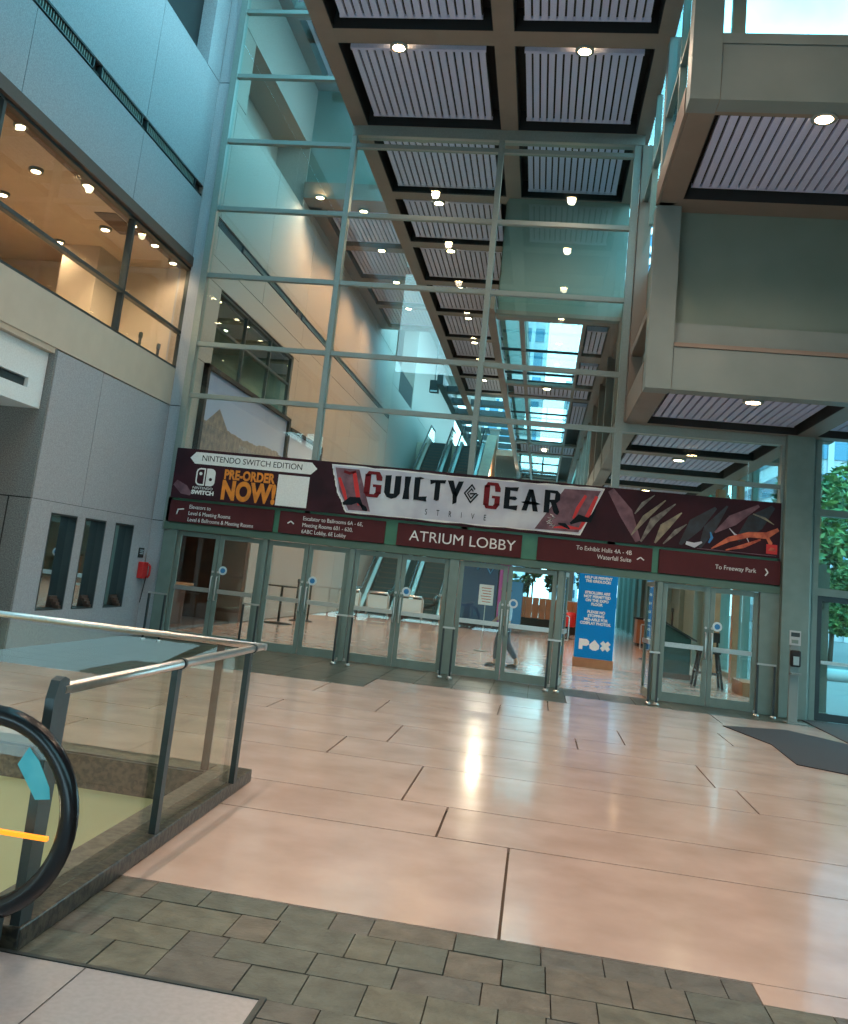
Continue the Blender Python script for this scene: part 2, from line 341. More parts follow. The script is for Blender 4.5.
# ------------------------------------------------------------------ left wall
def left_wall():
    b = B(); T = .3
    def slab(y0, y1, z0, z1, mi=0, g=.008, x=WX): b.box(x - T, x, y0 + g, y1 - g, z0 + g, z1 - g, mi)
    # granite below, split round the three tall mirrors
    slab(13.45, 15.05, 2.27, 4.62); slab(15.05, FY + .2, 2.27, 4.62)
    ms = [(14.1, 14.98), (15.27, 16.07), (16.46, 17.26)]
    for y0, y1, z0, z1 in ((13.45, 15.05, 0, .55), (15.05, FY + .2, 0, .55), (13.45, 15.05, 2.1, 2.27), (15.05, FY + .2, 2.1, 2.27)): slab(y0, y1, z0, z1, 0, .0 if z1 - z0 < .3 else .0)
    for y0, y1 in ((13.45, 14.1), (14.98, 15.27), (16.07, 16.46), (17.26, FY + .2)): slab(y0, y1, .55, 2.1, 0, 0)
    b.box(WX - T - .02, WX - .2, 13.46, FY + .2, 0, 4.6, 1); b.box(WX - .2, WX - .015, 13.46, FY + .2, 2.2, 4.6, 1)
    # return of the recess
    b.box(WX - 2.4, WX - .004, 13.40, 13.447, 0, 2.26, 4); b.box(WX - 2.4, WX - .004, 13.40, 13.447, 2.28, 4.62, 4); b.box(WX - 2.4, WX - .02, 13.41, 13.447, 2.2, 2.3, 1); b.box(-8.13, -8.11, 13.395, 13.42, 0, 2.27, 1); b.box(WX - 2.4, WX - .31, 13.447, 13.7, 0, 4.62, 4)
    # beige band
    b.box(WX - 2.4, WX, -6, FY + .2, 4.64, 5.40, 2)
    # lintel and granite above the upper window
    b.box(WX - .35, WX + .03, -6, FY + .2, 7.62, 7.82, 3)
    ys = [-6, 3.0, 7.2, 11.3, 15.05, FY + .05]
    for a, c in zip(ys, ys[1:]):
        slab(a, c, 7.82, 9.18); slab(a, c, 9.42, 11.85)
    ys2 = [-6, 3., 7.2, 11.3, 14.2, FY + .05]
    slab(-6, FY, 13.9, 17.5); slab(17.3, FY, 11.85, 13.9)
    for a, c in zip(ys2, ys2[1:]): pass
    b.box(WX - T - .05, WX - .02, -6, FY, 7.7, 9.24, 1); b.box(WX - T - .05, WX - .1, -6, FY, 9.2, 9.45, 1); b.box(WX - T - .05, WX - .02, -6, FY, 9.4, 11.8, 1)
    b.box(WX - .6, WX - T, -6, 17.4, 11.8, 13.9, 5)
    # side of the window bay next to the curtain wall
    b.box(WX - .35, WX, 18.30 - .02, FY + .35, 5.4, 7.62, 0)
    b.box(WX, -7.45, FY + .005, FY + .22, 0, 2.262, 0); b.box(WX, -7.45, FY + .005, FY + .22, 2.278, 4.62, 0); b.box(WX, -7.48, FY + .03, FY + .2, 0, 16, 1); b.box(WX, -7.475, FY + .005, FY + .22, 4.64, 11.84, 0); b.box(WX, -7.475, FY + .005, FY + .22, 11.86, 16, 0)
    # beyond the curtain wall
    ysb = [FY + .05, 19.3, 23.0, 27.2, 31.4, 35.6, 39.8, 44.]
    for a, c in zip(ysb, ysb[1:]):
        slab(a, c, 8.3, 8.98, 6); slab(a, c, 9.2, 12.05, 6)
        if a >= 27: slab(a, c, 4.9, 8.3, 6)
        if a >= 27: slab(a, c, 0, 2.45, 6); slab(a, c, 2.45, 4.9, 6)
    slab(44, 75, 0, 5, 6); slab(44, 75, 5, 10.8, 6); slab(44, 46, 10.8, 17.5, 6); slab(51, 75, 10.8, 17.5, 6); slab(46, 51, 15.4, 17.5, 6)
    slab(FY + .05, 27.2, 7.75, 8.3, 6); slab(FY + .05, 19.9, 12.05, 13.9, 6); slab(25.4, 46, 12.05, 13.9, 6); slab(FY, 46, 13.9, 17.5, 6)
    slab(FY + .2, 27.2, 3.6, 5.9, 6); slab(FY + .2, 20.0, 5.9, 7.75, 6); slab(26.6, 27.2, 5.9, 7.75, 6)
    b.box(WX - T - .05, WX - .04, FY + .1, 75, 7.75, 12.0, 1); b.box(WX - T - .05, WX - .04, 27.2, 75, 0, 8.3, 1)
    b.box(WX - 1.2, WX - 1, 19, 26, 11.9, 14, 6); b.box(WX - 1.2, WX - T, 19, 26, 13.92, 14.0, 6); b.box(WX - 1.2, WX - T, 19, 26, 11.9, 12.04, 6); b.box(WX - 1.2, WX - T, 19.7, 19.9, 12, 13.95, 6); b.box(WX - 1.2, WX - T, 25.4, 25.6, 12, 13.95, 6); b.box(WX - 1.2, WX - 1, 45.5, 51.5, 10.7, 15.5, 6); b.box(WX - 1.2, WX - T, 45.5, 51.5, 15.42, 15.5, 6); b.box(WX - 1.2, WX - T, 45.5, 51.5, 10.6, 10.78, 6); b.box(WX - 1.2, WX - T, 45.8, 45.98, 10.7, 15.5, 6); b.box(WX - 1.2, WX - T, 51.02, 51.2, 10.7, 15.5, 6)
    # dark corridor opening beside the first pair of doors
    CE = 24.6
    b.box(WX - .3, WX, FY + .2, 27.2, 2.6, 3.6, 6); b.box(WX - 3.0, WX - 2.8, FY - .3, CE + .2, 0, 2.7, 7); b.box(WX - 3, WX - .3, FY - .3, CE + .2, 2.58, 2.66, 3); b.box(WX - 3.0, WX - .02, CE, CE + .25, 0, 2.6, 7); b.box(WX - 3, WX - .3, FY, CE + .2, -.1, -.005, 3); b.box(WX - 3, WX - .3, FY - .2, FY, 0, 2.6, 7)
    slab(CE + .25, 27.2, 0, 2.6, 6)
    return b
struct('wall_left', left_wall(), [M['stone'], M['joint'], M['beige'], M['brown_dark'], M['stone_dark'], M['black'], M['warmwall'], M['wood_dark']])

# recess behind the granite pier, with the white box
b = B(); b.box(-10.4, -10.2, 3, 13.5, 0, 4.7); b.box(-10.4, -7.77, 2.9, 3.1, 0, 4.63); b.box(-7.95, -7.77, -8.2, 2.9, 0, 4.63); b.box(-10.4, -7.77, -8.3, -6, 4.63, 17.2); b.box(-10.4, WX - .02, 3, 13.45, 4.55, 4.66)
struct('wall_left_recess', b, M['beige'])
t = thing('wall_cabinet', (-8.1, 11, 3.7), 'large white wall box with a long dark slot under the beige band', 'wall box')
b = B()
b.box(-9.2, -7.87, 6, 13.39, 3.65, 3.90); b.box(-9.2, -7.87, 6, 13.39, 4.05, 4.54); b.box(-9.2, -7.87, 12.95, 13.39, 3.90, 4.05); b.box(-9.2, -8.05, 6, 12.95, 3.90, 4.05)
b.build('body', M['white'], t)
B().box(-8.04, -7.93, 6, 12.94, 3.91, 4.04).build('slot', M['charcoal'], t, label='dark recessed slot')

# upper window with the warm room behind
def win_left():
    fr = B()
    for y in (2.6, 6.8, 11.05, 15.37, 18.27): fr.box(WX - .16, WX - .04, y - .035, y + .035, 5.4, 7.62)
    for z in (5.43, 6.2, 7.6): fr.box(WX - .16, WX - .04, -6, 18.27, z - .03, z + .03)
    w = struct('window_upper_left', fr, M['charcoal'])
    g = B(); g.box(WX - .115, WX - .105, -6, 18.27, 5.42, 7.62); struct('glass_pane', g, M['gl_room'], w)
win_left()
def room():
    b = B()
    b.box(-16, WX - .35, -6, 18.6, 7.66, 7.72); b.box(-16, WX - .35, -6, 18.6, 5.2, 5.38, 1); b.box(-16.2, -16, -6, 18.6, 5.2, 7.7)
    b.box(-16, WX - .3, 18.4, 18.6, 5.2, 7.7)
    return b
struct('wall_upper_room', room(), [M['beige'], M['wood']])
b = B(); b.box(-10.2, -9.4, 17.2, 18.3, 5.38, 7.66); b.box(-12.6, -12.3, 9, 18.3, 5.38, 7.66)
b.box(-13.5, -12.6, 8, 9.4, 5.38, 7.66)
struct('wall_room_partition', b, M['beige'])
B().box(-8.6, -8.18, 15.3, 16.4, 7.645, 7.662).build('ceiling_hatch', M['brown_dark'], label='dark square ceiling hatch inside the warm upper room', cat='hatch')
def post_obj(x, y, z, h, label, kind='queue_post'):
    t = thing(kind, (x, y, z), label, 'stanchion')
    B().lathe((x, y, z), [(.17, 0), (.17, .015), (.05, .04), (.03, .05)]).build('base', M['black'], t)
    B().lathe((x, y, z), [(.03, .04), (.03, h - .12)]).build('pole', M['black'], t)
    B().lathe((x, y, z), [(.035, h - .12), (.042, h - .11), (.042, h - .02), (.03, h)]).build('head', M['charcoal'], t)
    return t
post_obj(-8.2, 18.05, 5.4, .5, 'short black post behind the upper window, farther right of the two')
post_obj(-8.2, 17.15, 5.4, .5, 'short black post behind the upper window, beside the dark window bar')

# continuous air grilles
def grille(y0, y1, z0, z1, label, n=None):
    t = thing('air_grille', (WX, y0, z0), label, 'vent', 'linear grilles along the granite wall')
    b = B(); b.box(WX - .1, WX - .08, y0, y1, z0, z1, 0)
    b.box(WX - .08, WX + .015, y0, y1, z1 - .018, z1, 0); b.box(WX - .08, WX + .015, y0, y1, z0, z0 + .018, 0)
    b.box(WX - .08, WX + .015, y0, y0 + .03, z0, z1, 0); b.box(WX - .08, WX + .015, y1 - .03, y1, z0, z1, 0); b.build('frame', M['charcoal'], t)
    s = B(); y = y0 + .08
    while y < y1 - .05: s.box(WX - .07, WX - .01, y, y + .022, z0 + .02, z1 - .02); y += .075
    s.build('fins', M['frame'], t)
for y0, y1, l in ((6.6, 10.9, 'black slotted air grille high on the granite wall, nearest of the row'), (11.1, 13.0, 'black slotted air grille high on the granite wall, second of the row'),
                  (13.25, 14.9, 'black slotted air grille high on the granite wall, third of the row'), (15.1, 17.6, 'black slotted air grille high on the granite wall, ending at the glass curtain')):
    grille(y0, y1, 9.2, 9.4, l)
grille(21.0, 26.3, 9.0, 9.18, 'thin air grille behind the glass on the grey wall stretch'); grille(26.9, 44.0, 9.0, 9.18, 'long thin air grille on the orange-lit wall behind the glass')

# tall mirrors in the granite
for i, (y0, y1, w) in enumerate(((14.1, 14.98, 'nearest the pier'), (15.27, 16.07, 'middle of the three'), (16.46, 17.26, 'nearest the red phone'))):
    t = thing('wall_mirror', (WX - .1, (y0 + y1) / 2, .55), 'tall narrow mirrored niche in the granite wall, ' + w, 'mirror', 'tall mirrored niches in the granite wall')
    B().box(WX - .16, WX - .14, y0, y1, .55, 2.1).build('mirror_glass', M['mirror'], t)
    b = B()
    b.box(WX - .14, WX + .004, y0, y0 + .03, .55, 2.1); b.box(WX - .14, WX + .004, y1 - .03, y1, .55, 2.1); b.box(WX - .14, WX + .004, y0, y1, 2.07, 2.1); b.box(WX - .14, WX + .004, y0, y1, .55, .565)
    b.build('frame', M['charcoal'], t)
    b = B()
    for k in range(4): b.box(WX - .14, WX - .02 - .03 * k, y1 - .10 - .05 * k, y1 - .03, .565 + .05 * k, .615 + .05 * k)
    b.build('stepped_block', M['brown_dark'], t)

# red phone
t = thing('wall_telephone', (WX, 17.85, 1.1), 'red wall telephone box on the granite beside the doors', 'telephone')
B().box(WX, WX + .11, 17.72, 17.98, 1.10, 1.42).build('housing', M['red'], t, bevel=.015)
b = B(); b.tube([(WX + .13, 17.93, 1.38), (WX + .165, 17.93, 1.34), (WX + .17, 17.93, 1.25), (WX + .165, 17.93, 1.17), (WX + .13, 17.93, 1.13)], [.03, .022, .018, .022, .03], 10)
b.build('handset', M['red'], t)
pts = [(WX + .12, 17.9 - .12 * math.sin(k / 12 * math.pi), 1.13 - .5 * math.sin(k / 12 * math.pi)) for k in range(13)]
B().tube(pts, .009, 6).build('cord', M['black'], t)
t = thing('wall_plate', (WX, 17.75, 1.5), 'small black notice plate on the granite above the red phone', 'sign')
B().box(WX, WX + .02, 17.64, 17.86, 1.50, 1.69).build('plate', M['black'], t)
b = B()
for k in range(3): b.box(WX + .02, WX + .022, 17.67, 17.83, 1.64 - .035 * k, 1.65 - .035 * k)
b.build('line_marks', M['sticker'], t)
t = thing('door_push_button', (WX, 18.0, 1.18), 'round black push button in a steel plate between phone and doors', 'button')
B().box(WX, WX + .012, 17.99, 18.03, 1.3, 1.6).build('plate', M['chrome'], t)
B().tube([(WX, 18.0, 1.2), (WX + .06, 18.0, 1.2)], .055, 16).build('button', M['black'], t)

# mural beyond the glass
t = thing('mountain_mural', (WX + .03, 23.2, 3.7), 'long framed mountain photograph on the wall behind the glass', 'picture')
b = B(); b.box(WX, WX + .05, 19.75, 26.6, 3.75, 5.82); o = b.build('print', M['picture'], t)
b = B()
b.box(WX, WX + .12, 19.6, 26.75, 5.80, 5.9); b.box(WX, WX + .12, 19.6, 19.75, 3.65, 5.9); b.box(WX, WX + .12, 19.6, 26.75, 3.65, 3.75); b.box(WX, WX + .12, 26.6, 26.8, 3.65, 5.9)
b.build('frame', M['black'], t)
t = thing('mountain_mural', (WX + .03, 29, 3.7), 'farther framed panel of rock spires, right of the long mountain photograph', 'picture')
B().box(WX, WX + .05, 27.1, 31.0, 3.75, 5.6).build('print', M['picture'], t)
b = B(); b.box(WX, WX + .12, 27.0, 31.1, 5.58, 5.68); b.box(WX, WX + .12, 27, 31.1, 3.65, 3.75); b.box(WX, WX + .12, 31.0, 31.15, 3.65, 5.68); b.build('frame', M['black'], t)
# window in that wall
fr = B()
for y in (20.05, 22.2, 24.4, 26.55): fr.box(WX - .12, WX - .04, y - .04, y + .04, 5.9, 7.75)
for z in (5.93, 6.9, 7.7): fr.box(WX - .12, WX - .04, 20, 26.6, z - .03, z + .03)
w = struct('window_inner_left', fr, M['charcoal']); struct('glass_pane', B().box(WX - .09, WX - .08, 20, 26.6, 5.9, 7.75), M['gl'], w)
b = B(); b.box(-11, -10.8, 19, 27, 5.6, 8); b.box(-11, WX - .3, 19, 27, 7.72, 7.8, 1); b.box(-11, WX - .3, 19, 27, 5.6, 5.8); b.box(-10.8, WX - .3, 19.0, 19.2, 5.6, 8); b.box(-10.8, WX - .3, 26.8, 27, 5.6, 8)
struct('wall_inner_room', b, [M['panel_green'], M['beam']])

# ------------------------------------------------------------------ coffered ceilings
def frame_grid(b, x0, x1, xs, y0, y1, ys, z, h=.5, mi=0, ew=.28):
    """beams round openings: xs / ys = lists of (centre, width)"""
    for c, w in xs: b.box(c - w / 2, c + w / 2, y0, y1, z, z + h, mi)
    for c, w in ys: b.box(x0, x1, c - w / 2, c + w / 2, z, z + h * .9, mi)
def slat_panel_mesh(w, d, n):
    b = B(); b.box(-w / 2, w / 2, -d / 2, d / 2, .05, .12, 1)
    p = w / n; sl = p * .74
    for i in range(n): b.box(-w / 2 + p * i + (p - sl) / 2, -w / 2 + p * i + (p + sl) / 2, -d / 2, d / 2, 0, .06, 0)
    b.box(-w / 2, w / 2, -d / 2 - .02, -d / 2 + .05, .0, .12, 0); b.box(-w / 2, w / 2, d / 2 - .04, d / 2 + .01, .0, .12, 0)
    return b
PROTO = {}
def slat_panel(x, y, z, w, d, n, label, group):
    k = (round(w, 2), round(d, 2), n)
    if k not in PROTO:
        o = slat_panel_mesh(w, d, n).build('slatted_ceiling_panel', [M['slat'], M['black']]); PROTO[k] = o
    else:
        o = PROTO[k].copy(); COL.objects.link(o)
    o.location = (x, y, z); tag(o, label, 'ceiling panel', group); return o
LP = {}
def downlight(x, y, z, label, group, power=180., lens='warm_light', col=WARM, r=.13, spot=150):
    k = (lens, r)
    if k not in LP:
        t = thing('downlight', (x, y, z), label, 'downlight', group)
        b = B().lathe((x, y, z), [(r + .03, -.03), (r + .03, .02), (r, .02), (r, -.03)]); b.build('trim_ring', M['fascia'], t)
        B().lathe((x, y, z), [(r * .2, -.045), (r * .8, -.035), (r, -.015), (r, .0)]).build('lens', M[lens], t); LP[k] = t
    else: t = dup(LP[k], (x, y, z), label, group)
    if power: 
        l = pt((0, 0, -.09), power, col, .1, spot=spot, parent=t)
    return t
ORD = ['first', 'second', 'third', 'fourth', 'fifth', 'sixth', 'seventh', 'eighth', 'ninth', 'tenth', 'eleventh', 'twelfth']

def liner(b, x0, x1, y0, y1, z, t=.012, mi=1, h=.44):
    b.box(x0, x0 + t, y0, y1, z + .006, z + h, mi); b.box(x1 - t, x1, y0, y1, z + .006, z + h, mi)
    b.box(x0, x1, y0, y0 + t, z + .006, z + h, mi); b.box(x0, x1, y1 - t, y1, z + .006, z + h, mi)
def ceiling_main():
    b = B()
    y0 = -8
    b.box(-4.6, 1.45, y0, 21.7, ZS + .45, ZS + .6, 1); b.box(-4.6, -1.15, 21.5, 46, ZS + .45, ZS + .6, 1)
    b.box(-4.62, -4.30, y0, 76, ZS, ZS + .6, 0); b.box(-1.50, -1.15, y0, 76, ZS, ZS + .5, 0); b.box(1.22, 1.5, y0, 21.7, ZS, ZS + .6, 0)
    ys = [YK[0] - 3.4 * k for k in range(5, 0, -1)] + YK
    for y in ys:
        b.box(-4.4, -1.3, y - .22, y + .22, ZS + .002, ZS + .45, 0)
        if y < 21.6: b.box(-1.3, 1.3, y - .22, y + .22, ZS + .002, ZS + .45, 0)
    for a, c in zip(ys, ys[1:]):
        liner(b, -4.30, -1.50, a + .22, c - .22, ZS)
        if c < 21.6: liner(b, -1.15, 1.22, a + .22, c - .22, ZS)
    return b
struct('ceiling', ceiling_main(), [M['beam'], M['black']])
g1 = 'slatted panels of the central coffered ceiling'; g2 = 'downlights of the central coffered ceiling'
rows = [(YK[i - 1] if i else YK[0] - 3.4, YK[i]) for i in range(1, len(YK))]
for i, (a, c) in enumerate(rows):
    yc = (a + c) / 2; d = c - a - .80
    slat_panel(-2.9, yc, ZS + .07, 2.46, 2.50, 17, 'slatted grey panel in the left column of the central ceiling, %s coffer from the top edge' % ORD[i], g1)
    if i < 3: slat_panel(.04, yc, ZS + .07, 2.06, 2.50, 15, 'slatted grey panel in the right column of the central ceiling, %s coffer from the top edge' % ORD[i], g1)
    if i: downlight(-3.2, a + .30, ZS - .0, 'round warm downlight in the left column of the central ceiling, %s from the top edge' % ORD[i - 1], g2, 125 if i < 3 else 330, col=WARM if i < 3 else (1., .55, .28))
    if 0 < i < 3: downlight(.05, a + .30, ZS - .0, 'round warm downlight in the right column of the central ceiling, %s from the top edge' % ORD[i - 1], g2, 150)
# unseen fittings behind the camera are lamps of the same kind (light only reaches the picture)
for k in range(5):
    for x in (-3.2, .05, 3.2):
        if k == 0 and x > 1: continue
        downlight(x, YK[0] + .3 - 3.4 * k, ZS - .0, 'round warm downlight overhead behind the picture edge', 'downlights above the near floor', 285, spot=96)

# front right: upper box, lower box and inner soffit
def ceiling_right():
    b = B()
    # near high ceiling over the right of the hall
    b.box(1.4, 9, -8, YK[0], ZS + .3, ZS + .5, 1)
    def soffit(x0, x1, y0, y1, z, cols, rws, top=.5):
        b.box(x0, x1, y0, y1, z + top - .05, z + top, 1)
        for c, w in cols: b.box(c - w / 2, c + w / 2, y0, y1, z, z + top, 0)
        for c, w in rws: b.box(x0, x1, c - w / 2, c + w / 2, z + .002, z + top, 0)
        ye = sorted(rws); xe = sorted(cols)
        for (ya, wa), (yb, wb) in zip(ye, ye[1:]):
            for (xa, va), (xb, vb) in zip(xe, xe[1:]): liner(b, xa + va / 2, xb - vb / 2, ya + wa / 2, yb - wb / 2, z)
    soffit(1.42, 9, YK[0] + .01, YK[1], ZU, [(1.59, .34), (4.62, .34), (8.8, .4)], [(YK[0] + .2, .4), (YK[1] + .03, .66)])
    soffit(1.42, 9, YK[1] + .01, FY, ZC, [(1.59, .34), (4.62, .34), (8.8, .4)], [(YK[1] + .17, .34), (FY - .15, .3)])
    soffit(1.42, 5.2, FY + .1, 46, ZC, [(1.54, .28), (4.62, .34)], [(FY + .25, .3)] + [(y, .45) for y in YK[3:]])
    return b
struct('ceiling_right', ceiling_right(), [M['beam'], M['black']])
def walls_right():
    b = B()
    # front face of the upper box: fascia, recessed panel, sill, corner post
    y = YK[0]
    b.box(1.76, 9, y - .008, y + .3, ZU - .004, 8.6, 1); b.box(1.4, 9, y, y + .3, 8.78, 8.92, 0); b.box(1.385, 1.75, y - .02, y + .35, ZU - .006, ZS + .3, 0)
    b.box(1.76, 9, y + .02, y + .29, 8.601, 8.775, 0)
    # front face of the lower box
    y = YK[1]
    b.box(1.79, 9, y - .008, y + .3, ZC - .004, 5.68, 0); b.box(1.79, 9, y - .03, y + .2, 5.685, 5.75, 3); b.box(1.79, 9, y + .10, y + .3, 5.755, 6.10, 0); b.box(1.79, 4.54, y + .22, y + .34, 6.105, ZU + .001, 2)
    b.box(4.91, 9, y + .22, y + .34, 6.105, ZU + .001, 2)
    b.box(1.385, 1.78, y - .04, y + .34, ZC - .006, ZU - .004, 0); b.box(4.55, 4.9, y + .04, y + .34, 6.105, ZU - .01, 0)
    # long side of the boxes towards the hall (x = 1.4)
    b.box(1.375, 1.415, YK[0] + .4, YK[1], ZU - .003, ZU + .38, 3)
    b.box(1.375, 1.415, YK[1] + .36, FY - .2, ZC - .003, ZC + .5, 3); b.box(1.62, 1.72, YK[1] + .3, FY, ZC + .4, ZU, 2); b.box(1.40, 1.61, YK[1] + .35, FY - .2, 6.3, 6.45, 3)
    b.box(1.37, 1.62, FY - .18, FY + .16, ZC + .03, ZS - .25, 3)
    b.box(1.445, 1.58, FY + .2, 46, ZU - .05, ZU + .38, 3); b.box(1.375, 1.415, FY + .2, 46, ZC - .003, ZC + .5, 3)
    for yy in YK[3:]:
        b.box(1.36, 1.62, yy - .16, yy + .16, ZC, ZU, 3)
    for yy in (YK[1], YK[1] + .9): pass
    b.box(1.42, 1.66, YK[1] - .15, YK[1] + .15, ZU, ZS, 0)
    b.box(1.42, 1.56, 21.5, 46, ZU + .3, ZU + .9, 3)
    b.box(1.60, 1.66, FY + .2, 34, ZC + .45, ZU, 3); b.box(1.60, 1.66, 46, 76, 0, ZU + .3, 2)
    b.box(1.60, 1.66, 34, 46, ZC + .45, 5.9, 3)
    # enclosing walls of the near hall
    b.box(9, 9.2, -8, FY, 3.3, 11.3, 2); b.box(9, 9.2, -8, 8, 0, 3.3, 2); b.box(9, 9.2, 8, FY, 0, .1, 2); b.box(-7.9, 9, -8.3, -8.1, 0, 3.0, 2); b.box(-7.9, 9, -8.3, -8.1, 6.0, 11.4, 2); b.box(-7.9, -3, -8.3, -8.1, 3, 6, 2)
    return b
struct('wall_right', walls_right(), [M['fascia'], M['fascia'], M['panel_green'], M['beam']])
# clerestory glass above the boxes
def clerestory():
    fr = B()
    for yy in (YK[0] + .2, 13.0, YK[1], 16.4): fr.box(1.44, 1.54, yy - .05, yy + .05, ZU + .38, ZS)
    fr.box(1.44, 1.54, YK[0], FY, 9.45, 9.52)
    w = struct('window_clerestory', fr, M['frame']); struct('glass_pane', B().box(1.485, 1.495, YK[0], FY, ZU + .38, ZS), M['gl'], w)
    fr = B()
    for xx in (1.95, 4.6, 7.4): fr.box(xx - .08, xx + .08, YK[0] + .05, YK[0] + .17, 8.92, ZS + .3)
    w = struct('window_upper_right', fr, M['frame']); struct('glass_pane', B().box(1.75, 9, YK[0] + .10, YK[0] + .11, 8.92, ZS + .3), M['gl'], w)
clerestory()
slat_panel(3.1, (YK[0] + YK[1]) / 2 + .03, ZU + .14, 2.50, 2.45, 18, 'large slatted grey panel under the high box at the right picture edge', 'slatted panels under the right boxes')
slat_panel(3.1, (YK[1] + FY) / 2 + .05, ZC + .12, 2.50, 2.45, 18, 'slatted grey panel under the lower right box, in front of the glass', 'slatted panels under the right boxes')
slat_panel(6.2, (YK[1] + FY) / 2 + .05, ZC + .12, 2.50, 2.45, 18, 'slatted grey panel above the outer window at the right picture edge', 'slatted panels under the right boxes')
slat_panel(6.2, (YK[0] + YK[1]) / 2 + .05, ZU + .14, 2.50, 2.45, 18, 'slatted grey panel under the high box, outermost right', 'slatted panels under the right boxes')
for i in range(3, 9):
    a, c = YK[i - 1] + (.1 if i == 3 else 0), YK[i]
    slat_panel(3.05, (a + c) / 2, ZC + .12, 2.50, 2.5, 18, 'slatted grey panel of the low ceiling behind the banner, %s row behind the glass' % ORD[i - 3], 'slatted panels of the low inner ceiling')
downlight(3.1, YK[0] + .38, ZU, 'bright warm downlight under the high box at the right picture edge', 'downlights under the right boxes', 160)
downlight(3.1, YK[1] + .42, ZC, 'warm downlight under the lower right box in front of the glass', 'downlights under the right boxes', 60)
for i in range(2, 7):
    downlight(2.95, YK[i] + .45, ZC, 'warm downlight in the low ceiling behind the banner, %s row behind the glass' % ORD[i - 2], 'downlights of the low inner ceiling', 50)

# inner soffit with skylights (right column, behind the glass) and its grey front
def ceiling_inner():
    b = B(); z = ZU
    b.box(-1.45, 1.42, 21.4, 21.6, z, ZS + .4, 1)
    b.box(-1.72, -1.52, 21.0, 76, z, z + .3, 0); b.box(-.96, -.84, 21.5, 76, z + .02, z + .12, 0); b.box(.56, .64, 21.5, 76, z, z + .2, 0); b.box(1.18, 1.44, 21.65, 76, z, z + .3, 0)
    for a, c in ((21.38, 21.9), (29.1, 29.45), (30.9, 31.3), (41.4, 41.8), (44.4, 44.9), (56, 56.4), (59.5, 60.2), (72, 76)): b.box(-1.5, 1.44, a, c, z + .003, z + .10, 0)
    for a, c in ((29.3, 31.1), (41.6, 44.6), (56.2, 59.8)): b.box(-1.5, 1.44, a, c, z + .16, z + .2, 2)
    b.box(.6, 1.44, 21.5, 76, z + .42, z + .5, 2)
    b.box(.6, 1.3, 25.0, 25.7, z + .01, z + .3, 0)
    for y in (24.9, 27.7, 34.2, 38.0, 48.5, 52.4): b.box(-1.5, .6, y - .04, y + .04, z + .02, z + .08, 2)
    # side above the skylight ceiling
    b.box(-1.5, -1.38, 21.6, 76, z + .4, ZS + .02, 1)
    return b
struct('ceiling_inner', ceiling_inner(), [M['beam'], M['panel_green'], M['black']])
for i, (x, y, w, d, n, l) in enumerate(((.92, 23.6, .48, 2.2, 4, 'narrow slatted strip beside the first skylight, nearer one'), (.92, 27.4, .48, 2.6, 4, 'narrow slatted strip beside the first skylight, farther one'),
        (-.1, 30.2, 2.4, 1.3, 18, 'shallow slatted band between the first and second skylight'), (-.1, 43.1, 2.4, 2.3, 18, 'shallow slatted band between the second and third skylight'),
        (.92, 34.5, .48, 4.6, 4, 'narrow slatted strip beside the second skylight'))):
    slat_panel(x, y, ZU + .03, w, d, n, l, 'slatted panels between the skylights')
downlight(-.22, 29.3, ZU - .02, 'warm downlight on the beam between the first and second skylight', 'downlights on the skylight beams', 60)
downlight(-.22, 43.0, ZU - .02, 'warm downlight on the beam between the second and third skylight', 'downlights on the skylight beams', 60)
b = B()
for a, c, x0, x1 in ((21.0, 29.1, -1.5, .56), (31.3, 41.4, -1.5, .56), (44.9, 56, -1.5, .56)): b.box(x0, x1, a, c, ZU + .30, ZU + .31)
b.box(1.62, 1.63, 34, 46, 5.9, ZU)
struct('window_skylight', b, M['gl'])
# far skylight bay over the escalator head
b = B()
b.box(-5.6, -5.3, 44, 76, ZS, ZS + .5)
y = 46.2
while y < 76: b.box(-5.5, -1.4, y - .3, y + .3, ZS + .05, ZS + .35); y += 3.0
struct('trim_far_skylight', b, M['charcoal'])

# left bay: high soffit, teal riser, lower soffit
def ceiling_left():
    b = B(); z = 15.8
    b.box(-7.76, -4.6, 50, 76, 16.4, 16.6, 1); b.box(-7.76, -7.42, FY, 25.6, z, z + .5, 0); b.box(-5.0, -4.5, -8, 25.6, z, z + .5, 0)  # far roof slab added to keep sky light off the left wall
    for y in (18.15, 21.55, 25.2): b.box(-7.7, -4.6, y - .25, y + .25, z + .002, z + .5, 0)
    b.box(-7.7, -4.6, 21.6, 25.3, z + .45, z + .5, 2)
    b.box(-7.76, -4.5, 25.45, 25.6, 12.7, z, 1); b.box(-7.76, -4.5, 25.3, 26.2, 12.3, 12.8, 0)
    z = 12.3
    b.box(-7.76, -7.36, 26, 39.7, z, z + .5, 0); b.box(-4.9, -4.5, 26, 39.7, z, z + .5, 0); b.box(-7.7, -4.6, 26, 39.7, z + .45, z + .5, 2)
    for y in (29.45, 32.8, 36.15, 39.5): b.box(-7.7, -4.6, y - .22, y + .22, z + .002, z + .45, 0)
    # skylight grid over the front-left slot
    for y in [-8 + 3.4 * k for k in range(8)]: b.box(-7.76, -4.6, y - .12, y + .12, 16.4, 16.7, 0)
    b.box(-6.2, -6.08, -8, FY, 16.4, 16.7, 0)
    # side of the central ceiling above the slot
    for y in [-8 + 3.4 * k for k in range(10)]: b.box(-4.62, -4.5, y - .1, y + .1, ZS + .6, 16.4, 0)
    b.box(-4.66, -4.5, -8, 46, 16.4, 16.7, 0)
    b.box(-4.60, -4.52, 25.6, 46, ZS + .5, 12.9, 1)
    return b
